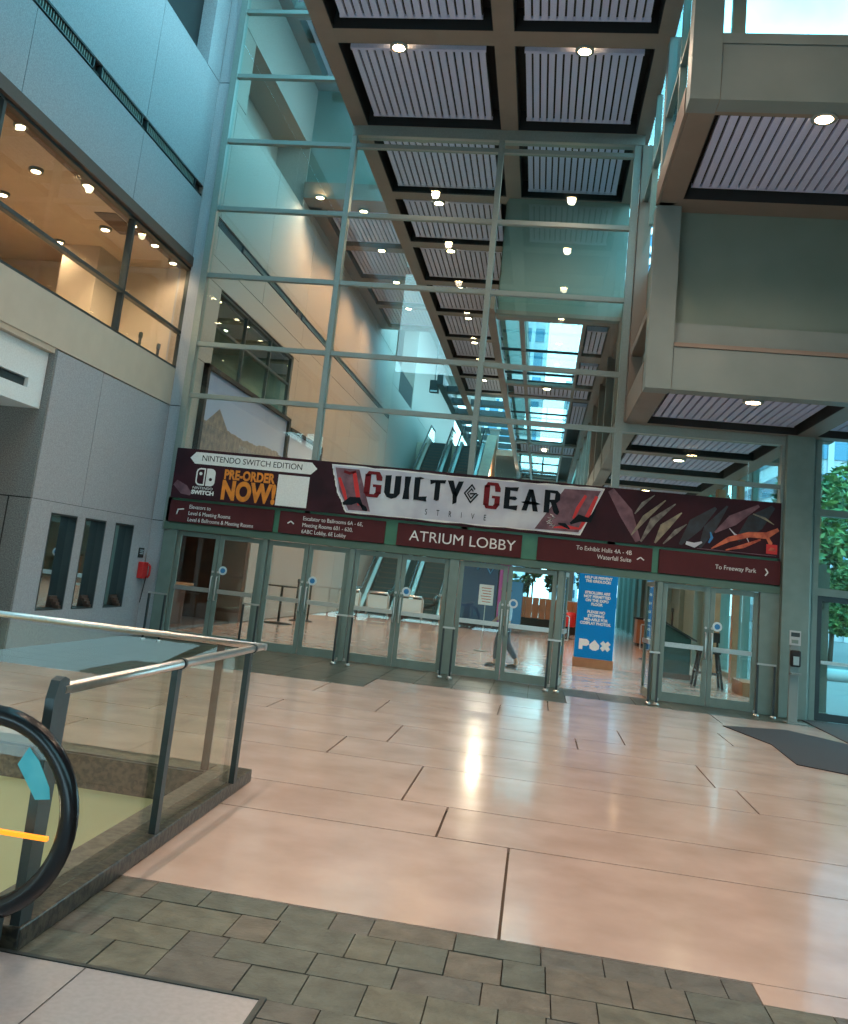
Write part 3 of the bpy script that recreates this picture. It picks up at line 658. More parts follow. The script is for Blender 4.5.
struct('ceiling_left', ceiling_left(), [M['beam'], M['panel_green'], M['black']])
slat_panel(-6.2, 23.35, 15.9, 2.2, 2.8, 16, 'blue-lit slatted panel high in the left bay, behind the glass', 'slatted panels of the high left bay')
slat_panel(-6.2, 19.85, 15.9, 2.2, 2.6, 16, 'blue-lit slatted panel at the top picture edge of the left bay', 'slatted panels of the high left bay')
for i in range(4):
    yc = 27.8 + 3.35 * i
    slat_panel(-6.1, yc, 12.42, 2.35, 2.6, 17, 'slatted grey panel of the left bay behind the glass, %s row back' % ORD[i], 'slatted panels of the lower left bay')
    downlight(-6.05, yc - 1.75, 12.28, 'warm downlight in the left bay behind the glass, %s row back' % ORD[i], 'downlights of the lower left bay', 560, col=(1., .48, .22), spot=150)
downlight(-7.2, 25.2, 12.3, 'small downlight at the foot of the teal riser, left bay', 'downlights of the lower left bay', 20)
b = B().box(-7.76, -4.6, -8, FY, 16.5, 16.51); b.box(-7.76, -4.6, FY, 21.4, 16.1, 16.11); b.box(-7.76, -4.6, 39.7, 76, 16.5, 16.51)
b.box(-4.57, -4.55, -8, FY - .1, ZS + .6, 16.4); b.box(-4.57, -4.55, FY + .12, 25.2, ZS + .6, 15.8)
struct('window_skylight_left', b, M['gl'])
b = B(); b.box(-10, -7.76, -8, 80, 17.2, 17.4); struct('trim_roof_left', b, M['fascia'])

# ------------------------------------------------------------------ curtain wall
def curtain():
    b = B()
    def mul(x, z0, z1, w=.11): b.box(x - w / 2, x + w / 2, FY - .10, FY + .10, z0, z1)
    mul(-7.42, 2.2, 16, .14); mul(-4.56, 2.7, 16); mul(-1.46, 2.7, ZS); mul(1.28, 2.7, ZS, .14)
    mul(4.30, 2.7, ZC)
    Z = [4.87, 5.96, 7.45, 8.94, 10.48, 12.0, 13.55, 15.05]
    for z in Z:
        x1 = 1.28 if z < ZS else -4.56
        b.box(-7.46, x1, FY - .06, FY + .06, z - .045, z + .045)
    b.box(1.28, 4.3, FY - .06, FY + .06, 4.02, 4.10); b.box(-4.6, 1.4, FY - .12, FY + .12, ZS - .22, ZS + .02); b.box(1.28, 4.4, FY - .115, FY + .115, 4.84, 5.02)
    b.box(-7.50, -7.36, FY - .08, FY + .08, 2.1, 2.7)
    return b
cw = struct('window_curtain', curtain(), M['mullion'])
g = B(); g.box(-7.42, -4.56, FY - .006, FY + .006, 2.7, 16); g.box(-4.56, 1.28, FY - .006, FY + .006, 2.7, ZS); g.box(1.28, 4.3, FY - .006, FY + .006, 2.7, ZC)
struct('glass_pane', g, M['gl'], cw)

# header, posts and column
b = B(); b.box(-7.45, 4.30, FY - .12, FY + .10, 2.12, 2.26, 1); b.box(-7.45, 4.30, FY - .10, FY + .08, 2.262, 2.76)
struct('trim_header', b, [M['frame_green'], M['header_low']], bevel=.01)
b = B()
for x0, x1 in ((-5.38, -5.28), (-3.63, -3.53), (-1.68, -1.50), (.36, .47), (2.16, 2.26), (3.97, 4.33)): b.box(x0, x1, FY - .09, FY + .07, 0, 2.14)
b.box(-7.45, -7.17, FY - .07, FY + .05, 0, 2.14)
struct('trim_door_posts', b, M['frame'], bevel=.008)
b = B(); b.box(4.30, 4.78, FY - .25, FY + .30, 0, ZC + .05); b.box(4.78, 4.84, FY - .1, FY + .1, 0, ZC)
struct('column', b, M['frame'], bevel=.015)

# doors
def sticker(x, z, par, y=FY - .03):
    B().tube([(x, y, z), (x, y - .004, z)], .085, 24).build('round_sticker', M['sticker'], par)
    B().tube([(x, y - .004, z), (x, y - .006, z)], .05, 24).build('sticker_centre', M['blue'], par)
DN = [0]
def leaf(x0, x1, hinge, with_sticker=False, open_=False, ang=0.):
    """a glazed door leaf with narrow stiles; hinge 'L' or 'R'"""
    DN[0] += 1
    hx = x0 if hinge == 'L' else x1
    d = thing('door_%d' % DN[0], (hx, FY, 0), kind='structure')
    b = B(); s = .085
    b.box(x0, x0 + s, FY - .025, FY + .025, .01, 2.11); b.box(x1 - s, x1, FY - .025, FY + .025, .01, 2.11)
    b.box(x0 + s, x1 - s, FY - .025, FY + .025, 2.02, 2.11); b.box(x0 + s, x1 - s, FY - .025, FY + .025, .01, .17)
    b.build('door_frame', M['frame'], d, bevel=.006)
    B().box(x0 + s, x1 - s, FY - .005, FY + .005, .17, 2.02).build('glass_pane', M['gl_door'], d)
    bb = B(); bb.box(x0 + s, x1 - s, FY - .06, FY - .02, .97, 1.05); bb.box(x0 + s, x1 - s, FY + .02, FY + .05, .97, 1.05); bb.build('push_bar', M['chrome'], d)
    mx = (x1 - .05) if hinge == 'L' else (x0 + .05)
    hb = B(); hb.tube([(mx, FY - .03, .83), (mx, FY - .085, .835), (mx, FY - .09, .85), (mx, FY - .09, 1.27), (mx, FY - .085, 1.285), (mx, FY - .03, 1.29)], .012, 8); hb.build('pull_handle', M['chrome'], d)
    B().tube([(mx, FY - .03, 1.38), (mx, FY - .05, 1.38)], .022, 12).build('lock_cylinder', M['chrome'], d)
    b = B().box(hx - .03, hx + .03, FY - .05, FY - .027, .0, .05); b.build('pivot_hinge', M['chrome'], d)
    if with_sticker: sticker(x0 + .14 if hinge == 'R' else x1 - .2, 1.42, d)
    if ang: d.rotation_euler.z = math.radians(ang)
    return d
for (a, c) in ((-7.17, -5.38), (-5.28, -3.63), (-3.53, -1.68), (-1.50, .36), (2.26, 3.97)):
    m = (a + c) / 2
    leaf(a + .01, m - .005, 'L'); leaf(m + .005, c - .01, 'R', True)
leaf(.48, 1.30, 'L', ang=84); leaf(1.33, 2.15, 'R', ang=-86)

# rails beside the doors
def rail(x0, x1, y, label):
    t = thing('door_guard_rail', (x0, y, 0), label, 'guard rail', 'low guard rails between the doors')
    B().box(x0 - .02, x1 + .02, y - .025, y + .025, .87, .90).build('top_bar', M['chrome'], t)
    for x in (x0, x1):
        b = B(); b.box(x - .018, x + .018, y - .018, y + .018, .0, .88); b.build('leg', M['charcoal'], t)
    for x in (x0, x1): B().lathe((x, y, 0), [(.05, 0), (.05, .03), (.03, .05)], 14).build('foot', M['chrome'], t)
for x0, x1, l in ((-7.22, -6.9, 'low guard rail in front of the leftmost door post, by the red phone'), (-5.36, -5.08, 'low guard rail between the first and second pair of doors'),
                  (-3.55, -3.28, 'low guard rail between the second and third pair of doors'), (-1.60, -1.42, 'low guard rail between the third and fourth pair of doors'),
                  (.27, .46, 'low guard rail left of the open doorway'), (2.02, 2.16, 'low guard rail right of the open doorway'), (3.86, 4.14, 'low guard rail beside the right-hand column')):
    rail(x0, x1, 17.2 if x0 < 3 else 17.45, l)

# hand sanitiser stand
t = thing('sanitiser_stand', (4.42, 17.1, 0), 'grey hand sanitiser stand with dispenser in front of the right column', 'sanitiser stand')
B().box(4.24, 4.60, 16.95, 17.25, 0, .02).build('base', M['fascia'], t)
B().box(4.28, 4.43, 17.04, 17.10, .02, 1.45).build('post', M['fascia'], t, bevel=.006)
spl = B().box(4.26, 4.44, 17.02, 17.04, 1.28, 1.52).build('sign_plate', M['light_grey'], t)
B().box(4.28, 4.42, 17.015, 17.02, 1.42, 1.49).build('sign_picture', M['charcoal'], spl)
B().box(4.29, 4.40, 17.015, 17.02, 1.31, 1.37).build('sign_picture', M['frame'], spl)
dsp = B().box(4.27, 4.44, 16.94, 17.04, .93, 1.2).build('dispenser', M['black'], t, bevel=.03)
B().box(4.31, 4.40, 16.93, 16.95, .96, 1.10).build('dispenser_window', M['chrome'], dsp)
B().box(4.27, 4.44, 16.9, 17.04, .80, .83).build('drip_tray', M['fascia'], t)

# ------------------------------------------------------------------ signs over the doors
SY = 17.90
def sign(x0, x1, label):
    t = thing('hanging_sign', ((x0 + x1) / 2, SY, 2.27), label, 'sign', 'maroon direction signs over the doors')
    return B().box(x0, x1, SY, SY + .05, 2.27, 2.70).build('board', M['maroon'], t, bevel=.005)
def chevron(x, z, ang, par, s=.07, y=SY):
    b = B(); ca, sa = math.cos(ang), math.sin(ang)
    def P(u, w): return (x + u * ca - w * sa, y - .006, z + u * sa + w * ca)
    b.bar(P(-s * .9, -s * .45), P(0.0, s * .2), .022, .012, up=(0, 1, 0)); b.bar(P(s * .9, -s * .45), P(0, s * .2), .022, .012, up=(0, 1, 0))
    b.build('arrow', M['lettering'], par)
t = sign(-7.36, -5.21, 'maroon sign reading Elevators to Level 6 Meeting Rooms, leftmost over the doors')
text('lettering', 'Elevators to\nLevel 6 Meeting Rooms\nLevel 6 Ballrooms & Meeting Rooms', -6.96, SY, 2.56, .075, M['lettering'], t, .86, line=1.18)
b = B(); b.bar((-7.2, SY - .006, 2.42), (-7.18, SY - .006, 2.52), .022, .012, up=(0, 1, 0)); b.bar((-7.19, SY - .006, 2.52), (-7.06, SY - .006, 2.54), .022, .012, up=(0, 1, 0)); b.build('arrow', M['lettering'], t)
t = sign(-5.09, -2.98, 'maroon sign reading Escalator to Ballrooms 6A - 6E, second from the left')
text('lettering', 'Escalator to Ballrooms 6A - 6E,\nMeeting Rooms 601 - 620,\n6ABC Lobby, 6E Lobby', -4.62, SY, 2.56, .075, M['lettering'], t, .88, line=1.18)
chevron(-4.85, 2.5, 0, t)
t = sign(-2.74, -.36, 'maroon sign reading ATRIUM LOBBY in large white capitals')
text('lettering', 'ATRIUM LOBBY', -2.50, SY, 2.39, .195, M['lettering'], t, 1.05, spacing=1.0)
t = sign(-.07, 2.03, 'maroon sign reading To Exhibit Halls 4A - 4B Waterfall Suite')
text('lettering', 'To Exhibit Halls 4A - 4B\nWaterfall Suite', 1.66, SY, 2.54, .08, M['lettering'], t, .9, 'RIGHT', line=1.15)
chevron(1.82, 2.5, 0, t)
t = sign(2.15, 4.28, 'maroon sign reading To Freeway Park, rightmost over the doors')
text('lettering', 'To Freeway Park', 3.86, SY, 2.45, .08, M['lettering'], t, .9, 'RIGHT')
chevron(4.05, 2.48, -math.pi / 2, t)

# banner
BY = 17.84
t = thing('event_banner', (-1.5, BY, 2.74), 'long dark plum banner with pale title plaque stretched across the glass above the doors', 'banner')
b = B(); 
# slightly slack sheet
nx = 60
for i in range(nx):
    xa = -7.36 + 11.6 * i / nx; xb = -7.36 + 11.6 * (i + 1) / nx
    fa = 2.745; ta = 3.745
    b.box(xa, xb, BY, BY + .02, fa, ta)
t = b.build('sheet', M['banner'], t)
def poly(name, pts, m, y, th=.003, par=None): return B().prism(pts, 'y', y, y - th, 0).build(name, m, par or t)
y1 = BY - .001
poly('arrow_plate', [(-7.06, 3.565), (-6.95, 3.69), (-4.56, 3.69), (-4.44, 3.575), (-4.56, 3.455), (-6.95, 3.455)], M['lettering'], y1)
text('edition_lettering', 'NINTENDO SWITCH EDITION', -6.82, BY - .006, 3.525, .115, M['ink'], t, .95, spacing=.98, extr=.001)
def rrect(x0, x1, z0, z1, rl, rr, n=6):
    p = []
    for cx_, cz_, r, a0 in ((x1 - rr, z1 - rr, rr, 0), (x0 + rl, z1 - rl, rl, 90), (x0 + rl, z0 + rl, rl, 180), (x1 - rr, z0 + rr, rr, 270)):
        for k in range(n + 1):
            a = math.radians(a0 + 90 * k / n); p.append((cx_ + r * math.cos(a), cz_ + r * math.sin(a)))
    return p
poly('console_mark', rrect(-6.89, -6.70, 3.03, 3.38, .09, .008), M['lettering'], y1)
poly('console_mark', rrect(-6.86, -6.725, 3.06, 3.35, .065, .006), M['banner'], y1 - .003)
poly('console_mark', rrect(-6.675, -6.49, 3.03, 3.38, .008, .09), M['lettering'], y1)
def disc(x, z, r, m, y, name):
    return poly(name, [(x + r * math.cos(2 * math.pi * k / 20), z + r * math.sin(2 * math.pi * k / 20)) for k in range(20)], m, y)
disc(-6.793, 3.265, .032, M['lettering'], y1 - .006, 'console_dot'); disc(-6.58, 3.165, .032, M['banner'], y1 - .003, 'console_dot')
text('console_lettering', 'NINTENDO', -6.93, BY - .003, 2.955, .05, M['lettering'], t, 1.12, extr=.001)
text('console_lettering', 'SWITCH', -6.94, BY - .003, 2.855, .075, M['lettering'], t, 1.15, extr=.001, bold=.006)
text('order_lettering', 'PRE-ORDER', -6.31, BY - .003, 3.215, .175, M['orange_ink'], t, .765, extr=.001, bold=.012, spacing=1.04)
text('order_lettering', 'NOW!', -6.33, BY - .003, 2.82, .35, M['orange_ink'], t, .755, extr=.001, bold=.026, spacing=1.04)
poly('white_square', [(-5.2, 2.79), (-4.57, 2.79), (-4.57, 3.40), (-5.2, 3.40)], M['lettering'], y1)
# torn-edge plaque
random.seed(3)
def torn(pts, amp, n):
    out = []
    for (a, c) in zip(pts, pts[1:] + pts[:1]):
        for k in range(n):
            u = k / n; j = 0 if k == 0 else random.uniform(-amp, amp)
            out.append((a[0] + (c[0] - a[0]) * u + j * .5, a[1] + (c[1] - a[1]) * u + j))
    return out
PL = [(-3.76, 2.81), (.68, 2.82), (1.07, 3.69), (-1.4, 3.67), (-4.14, 3.68), (-3.98, 3.2)]
poly('torn_edge', torn([(x + (.02 if x > 0 else -.02), z + (.02 if z > 3.3 else -.02)) for x, z in PL], .012, 16), M['lettering'], y1)
poly('title_plaque', torn(PL, .010, 16), M['plaque'], y1 - .003)
poly('plaque_shade', [(-4.08, 3.64), (-3.6, 3.64), (-3.3, 2.85), (-3.73, 2.84), (-3.95, 3.2)], M['mauve'], y1 - .006)
poly('plaque_shade', [(.35, 3.64), (1.02, 3.66), (.66, 2.85), (-.15, 2.84)], M['mauve'], y1 - .006)
def stroke(pts, w, m, y, name='brush_stroke'):
    b = B()
    for p, q in zip(pts, pts[1:]): b.bar((p[0], y, p[1]), (q[0], y, q[1]), .004, w, up=(0, 1, 0))
    # bar(): width runs across the stroke in the banner plane
    return b
def ribbon(pts, ws, m, y, name='brush_stroke'):
    L = []; R = []
    for i, (x, z) in enumerate(pts):
        a = pts[max(i - 1, 0)]; c = pts[min(i + 1, len(pts) - 1)]; dx, dz = c[0] - a[0], c[1] - a[1]; l = math.hypot(dx, dz) or 1
        L.append((x - dz / l * ws[i] / 2, z + dx / l * ws[i] / 2)); R.append((x + dz / l * ws[i] / 2, z - dx / l * ws[i] / 2))
    return poly(name, L + R[::-1], m, y)
y2 = y1 - .009
ribbon([(-3.70, 3.60), (-3.62, 3.3), (-3.52, 2.95)], [.07, .09, .07], M['red'], y2); ribbon([(-3.98, 3.45), (-3.86, 3.2), (-3.78, 3.0)], [.05, .07, .04], M['red'], y2)
ribbon([(-3.9, 3.58), (-3.78, 3.55), (-3.66, 3.6)], [.05, .06, .04], M['crimson'], y2); ribbon([(-3.85, 2.95), (-3.7, 3.02), (-3.55, 3.05), (-3.45, 2.92)], [.05, .16, .12, .03], M['ink'], y2 - .003)
ribbon([(-3.5, 2.98), (-3.42, 2.90), (-3.36, 2.86)], [.03, .10, .03], M['ink'], y2 - .003)
ribbon([(.75, 3.55), (.62, 3.3), (.55, 3.1)], [.05, .07, .04], M['red'], y2); ribbon([(.95, 3.55), (.82, 3.2), (.68, 2.92)], [.06, .08, .05], M['red'], y2); ribbon([(.2, 2.90), (.45, 2.93), (.7, 2.92)], [.02, .07, .03], M['red'], y2)
ribbon([(.5, 3.0), (.66, 3.12), (.85, 3.1), (.95, 3.3)], [.04, .14, .10, .02], M['ink'], y2 - .003); ribbon([(.28, 2.98), (.4, 2.96), (.5, 2.9)], [.03, .08, .02], M['ink'], y2 - .003)
# title letters, each hand-cut
def bl(name, polys, m, y):
    b = B()
    for p in polys: b.prism(p, 'y', y, y - .004)
    return b.build(name, m, t)
def glyph(ch, x0, z0, w, h, m, y, name='title_letter'):
    """blocky blackletter-like capitals from straight-edged pieces"""
    s = .30 * w
    P = lambda L: [(x0 + u * w, z0 + v * h) for u, v in L]
    G = {
     'G': [[(.0, .12), (.35, .12), (.35, .88), (.0, .88)], [(.0, .80), (.18, 1.), (.82, 1.), (1., .80), (1., .66), (.68, .66), (.62, .88), (.35, .88), (.2, .80)], [(.0, .2), (.18, .0), (.82, .0), (1., .2), (.68, .2), (.6, .12), (.35, .12)], [(.68, .15), (1., .15), (1., .5), (.5, .5), (.5, .40), (.68, .40)]],
     'U': [[(.0, .97), (.38, 1.), (.38, .18), (.2, .0), (.0, .2)], [(.62, .98), (1., 1.), (1., .2), (.62, .18)], [(.2, .0), (.38, .18), (.62, .18), (1., .2), (.8, .02), (.5, -.06)]],
     'I': [[(.25, 1.), (.85, 1.02), (.75, .5), (.85, .0), (.2, -.02), (.3, .5)]],
     'L': [[(.0, 1.), (.42, 1.04), (.42, .0), (.05, .0)], [(.42, .16), (1., .2), (.95, .08), (1., -.03), (.42, .0)], [(.42, 1.04), (.7, 1.0), (.42, .92)]],
     'T': [[(.0, .98), (1., 1.03), (.96, .86), (.66, .86), (.34, .86), (.05, .76)], [(.34, .9), (.66, .9), (.66, .06), (.5, .0), (.34, .04)]],
     'Y': [[(.0, 1.), (.36, 1.02), (.62, .45), (.36, .40)], [(.68, 1.), (1., 1.02), (.66, .30), (.4, .42)], [(.36, .45), (.66, .45), (.66, .05), (.42, -.04), (.40, .2)]],
     'E': [[(.0, 1.), (.40, 1.), (.40, .0), (.0, .0)], [(.40, 1.), (1., 1.04), (.92, .84), (.40, .86)], [(.40, .58), (.8, .60), (.95, .5), (.8, .42), (.40, .44)], [(.40, .15), (1., .2), (.96, -.04), (.40, .0)]],
     'A': [[(.0, .0), (.30, .0), (.60, 1.), (.34, 1.)], [(.60, 1.), (.40, 1.), (.66, .0), (.96, .0), (.8, .5)], [(-.08, .38), (.2, .44), (.8, .44), (1.08, .36), (.8, .30), (.2, .30)]],
     'R': [[(.0, 1.), (.36, 1.), (.36, .0), (.0, .0)], [(.36, 1.), (.8, 1.), (1., .86), (1., .6), (.8, .46), (.36, .46), (.36, .58), (.66, .6), (.68, .86), (.36, .88)], [(.42, .46), (.74, .5), (1.02, .08), (.9, -.06), (.66, .02)]],
    }[ch]
    return bl(name, [P(q) for q in G], m, y)
ty = y2 - .004
for ch, xa, w, z0, h, mm in (('G', -3.47, .34, 3.13, .50, 'crimson'), ('U', -3.07, .31, 3.16, .43, 'ink'), ('I', -2.74, .20, 3.16, .43, 'ink'), ('L', -2.50, .27, 3.16, .43, 'ink'), ('T', -2.20, .31, 3.18, .40, 'ink'), ('Y', -1.86, .31, 3.16, .43, 'ink'),
                          ('G', -1.15, .31, 3.13, .50, 'crimson'), ('E', -.76, .26, 3.16, .41, 'ink'), ('A', -.42, .32, 3.16, .41, 'ink'), ('R', -.01, .29, 3.16, .43, 'ink')):
    glyph(ch, xa, z0, w, h, M[mm], ty)
# diamond emblem with a G inside
def ring_diamond(cx_, cz_, w, h, k):
    b = B(); o = [(cx_, cz_ + h), (cx_ + w, cz_), (cx_, cz_ - h), (cx_ - w, cz_)]; i_ = [(cx_ + (x - cx_) * k, cz_ + (z - cz_) * k) for x, z in o]
    for a in range(4):
        c = (a + 1) % 4
        if a == 0: 
            e = tuple((o[a][q] + o[c][q]) / 2 for q in (0, 1)); f_ = tuple((i_[a][q] + i_[c][q]) / 2 for q in (0, 1)); b.prism([o[a], e, f_, i_[a]], 'y', ty, ty - .004)
        else: b.prism([o[a], o[c], i_[c], i_[a]], 'y', ty, ty - .004)
    b.prism([(cx_ - w * .2, cz_ + h * .05), (cx_ + w * .75, cz_ + h * .12), (cx_ + w * .75, cz_ - h * .02), (cx_ - w * .2, cz_ - h * .10)], 'y', ty, ty - .004)
    return b
ring_diamond(-1.39, 3.38, .145, .19, .76).build('diamond_emblem', M['ink'], t); ring_diamond(-1.39, 3.38, .085, .11, .66).build('diamond_emblem', M['ink'], t)
text('subtitle_lettering', 'STRIVE', -2.24, BY - .012, 2.90, .11, M['ink'], t, .62, extr=.001, spacing=4.6)
b = B()
for k in range(7): b.tube([(.12 + .05 * math.sin(k * 2.1), ty - .001, 3.14 - .035 * k), (.17 + .05 * math.sin(k * 1.3), ty - .001, 3.12 - .03 * k), (.12 + .06 * math.cos(k), ty - .001, 3.08 - .03 * k)], .006, 5)
b.build('scribble', M['lettering'], t)
# right end: plain colour shapes in place of the printed figures
yr = y1
random.seed(11)
ribbon([(1.2, 3.70), (1.5, 3.3), (1.75, 2.8)], [.12, .25, .1], M['mauve'], yr, 'tone_shape'); ribbon([(-7.3, 3.05), (-7.1, 2.92), (-6.95, 2.84)], [.12, .20, .06], M['mauve'], yr, 'tone_shape')
for pts_, ws_, mm_ in (([(1.62, 2.9), (1.85, 3.25), (2.2, 3.6)], [.02, .10, .02], 'sand_ink'), ([(1.8, 2.8), (2.0, 3.2), (2.38, 3.55)], [.03, .13, .02], 'plaque_dim'), ([(2.05, 2.8), (2.2, 3.1), (2.5, 3.4)], [.03, .16, .02], 'sand_ink'),
                     ([(1.66, 3.3), (1.8, 3.5), (2.0, 3.68)], [.02, .07, .01], 'plaque_dim'), ([(2.2, 2.8), (2.42, 3.05), (2.6, 3.2)], [.02, .08, .01], 'plaque_dim'), ([(2.5, 2.82), (2.75, 3.2), (3.1, 3.55)], [.05, .26, .05], 'blueblack'),
                     ([(2.85, 2.8), (3.0, 3.15), (3.3, 3.6)], [.05, .20, .03], 'blueblack'), ([(3.1, 3.1), (3.4, 3.35), (3.85, 3.66)], [.03, .20, .05], 'mauve'), ([(3.5, 3.0), (3.8, 3.35), (4.1, 3.66)], [.08, .32, .08], 'blueblack'),
                     ([(3.35, 3.2), (3.45, 3.1), (3.6, 3.05)], [.01, .03, .01], 'plaque'), ([(3.6, 3.12), (3.66, 3.06), (3.7, 2.98)], [.01, .02, .01], 'plaque')):
    yr -= .0008; ribbon(pts_, ws_, M[mm_], yr, 'brush_stroke')
ribbon([(3.05, 2.80), (3.35, 3.0), (3.7, 3.12), (4.0, 3.13), (4.2, 3.26)], [.02, .09, .10, .12, .06], M['coral'], yr - .009); ribbon([(3.3, 2.8), (3.6, 2.9), (3.9, 3.05)], [.02, .07, .03], M['coral'], yr - .009)
ribbon([(4.0, 3.12), (4.07, 3.0), (4.05, 2.9)], [.05, .07, .03], M['coral'], yr - .012)
ribbon([(3.75, 3.5), (3.95, 3.44), (4.12, 3.34)], [.02, .04, .01], M['sand_ink'], yr - .012); ribbon([(2.6, 2.86), (2.75, 2.83), (2.88, 2.9)], [.06, .09, .03], M['plaque'], yr - .009); ribbon([(3.0, 2.9), (3.05, 3.0), (3.02, 3.1)], [.03, .05, .02], M['blue'], yr - .009)
poly('red_square', [(4.0, 2.81), (4.19, 2.81), (4.19, 2.98), (4.0, 2.98)], M['red'], yr - .015)
poly('credit_line', [(2.8, 2.775), (4.18, 2.775), (4.18, 2.787), (2.8, 2.787)], M['mauve'], yr - .002)
poly('red_square_mark', [(4.03, 2.87), (4.08, 2.93), (4.16, 2.91), (4.16, 2.86)], M['coral'], yr - .018)

# ------------------------------------------------------------------ near right window and door to the street
fr = B()
for x in (4.90, 6.3, 8.9): fr.box(x - .05, x + .05, FY - .08, FY + .08, 0, ZC)
for z in (3.66,): fr.box(4.84, 9, FY - .09, FY + .09, z - .06, z + .06)
fr.box(4.84, 9, FY - .1, FY + .1, 2.17, 2.30)
w = struct('window_street', fr, M['frame']); struct('glass_pane', B().box(4.9, 9, FY - .006, FY + .006, 2.3, ZC), M['gl'], w)
d = thing('door_street', (4.96, FY, 0), kind='structure')
b = B(); b.box(4.95, 5.04, FY - .03, FY + .03, .01, 2.17); b.box(6.16, 6.25, FY - .03, FY + .03, .01, 2.17); b.box(5.04, 6.16, FY - .03, FY + .03, 2.07, 2.17); b.box(5.04, 6.16, FY - .03, FY + .03, .01, .14)
b.build('door_frame', M['charcoal'], d); B().box(5.04, 6.16, FY - .005, FY + .005, .14, 2.07).build('glass_pane', M['gl_door'], d); B().box(5.04, 6.16, FY - .06, FY - .02, .98, 1.04).build('push_bar', M['chrome'], d)
B().box(5.70, 5.95, FY - .012, FY - .008, 1.38, 1.70).build('notice', M['sticker'], d)
struct('window_street_side', B().box(6.35, 8.85, FY - .006, FY + .006, 0, 2.2), M['gl'])
# glazed end and side of the near hall, behind and beside the camera
fr = B()
for x in range(-7, 10, 2): fr.box(x - .05, x + .05, -8.1, -7.9, 3, 6)
for z in (3.0, 4.5, 6.0): fr.box(-7.76, 9, -8.08, -7.92, z - .05, z + .05)
for y in (8, 10.5, 13, 15.5, 18): fr.box(9.02, 9.14, y - .06, y + .06, .1, 3.3)
w = struct('window_hall_end', fr, M['frame']); g = B().box(-7.76, 9, -8.11, -8.1, 3, 6); g.box(9.05, 9.07, 8, FY, .1, 3.3); struct('glass_pane', g, M['gl'], w)

# floor mats by the right doors
b = B().prism([(2.95, 15.45), (4.0, 15.95), (4.9, 14.8), (4.9, 11.6), (3.75, 12.2), (3.25, 12.45), (3.32, 14.0)], 'z', 0.001, .012)
b.build('entrance_mat', M['mat_dark'], label='dark entrance mat with stepped corners on the pink floor', cat='mat')
B().prism([(4.95, 11.6), (8.9, 11.6), (8.9, 17.9), (4.7, 17.9), (4.7, 15.2), (4.95, 14.85)], 'z', .001, .012).build('entrance_mat', M['mat_brown'], label='brown carpet mat in front of the street door', cat='mat')

# ------------------------------------------------------------------ void balustrade
t = thing('void_curb', (-2.1, 6, 0), 'dark granite curb around the escalator void', 'curb')
B().prism([(-2.34, 4.06), (-2.05, 4.06), (-2.12, 7.62), (-2.40, 7.62)], 'z', 0, .095).build('near_side', M['curb'], t, bevel=.008)
B().prism([(-2.335, 4.07), (-2.2, 4.07), (-2.27, 7.61), (-2.395, 7.61)], 'z', .0952, .098).build('pale_top_strip', M['curb_top'], t)  # paler mottled granite strip along the top of the curb
B().box(-10, -2.41, 7.3, 7.62, 0.0, .095).build('far_side', M['curb'], t, bevel=.008)
B().box(-10, -2.41, 7.262, 7.298, -.15, .09).build('far_face', M['curb'], t)
B().box(-10, -2.42, 7.31, 7.5, .0952, .098).build('pale_top_strip', M['curb_top'], t)
def ramp_lip():
    b = B(); b.box(-2.60, -2.42, 4.2, 7.2, -.14, -.10); return b
ramp_lip().build('inner_ledge', M['curb_top'], t)
t = thing('glass_balustrade', (-2.12, 5.5, .1), 'glass balustrade with steel handrail around the escalator void', 'balustrade')
ZR = 1.07
b = B(); b.tube([(-2.085, 4.14, ZR), (-2.085, 7.32, ZR)], .028, 14); b.build('handrail', M['chrome'], t)
B().tube([(-2.05, 7.32, ZR), (-5, 7.32, ZR), (-9.8, 7.32, ZR)], .026, 14).build('handrail', M['chrome'], t)
for y in (4.12, 5.62, 7.08):
    b = B(); x = -2.11 if y > 5 else -2.085
    if y < 5: b.prism([(y - .05, .096), (y + .05, .096), (y + .07, ZR - .03), (y + .045, ZR + .045), (y, ZR + .06), (y - .045, ZR + .045), (y - .07, ZR - .03)], 'x', x - .022, x + .022)
    else: b.prism([(y - .03, .096), (y + .03, .096), (y + .035, ZR - .01), (y - .035, ZR - .01)], 'x', x - .02, x + .02)
    b.build('post', M['charcoal'], t)
for y in (5.62, 7.08): B().tube([(-2.085, y - .02, ZR), (-2.085, y + .02, ZR)], .034, 14).build('collar', M['charcoal'], t)
for x in (-2.42, -4.35, -6.3, -8.2):
    B().box(x - .03, x + .03, 7.33, 7.343, .1, ZR - .01).build('post', M['brown_dark'], t)
B().box(-2.146, -2.136, 4.2, 7.28, .10, ZR - .05).build('glass_sheet', M['gl_rail'], t)
B().box(-9.6, -2.3, 7.345, 7.357, .10, ZR - .05).build('glass_sheet', M['gl_rail'], t)

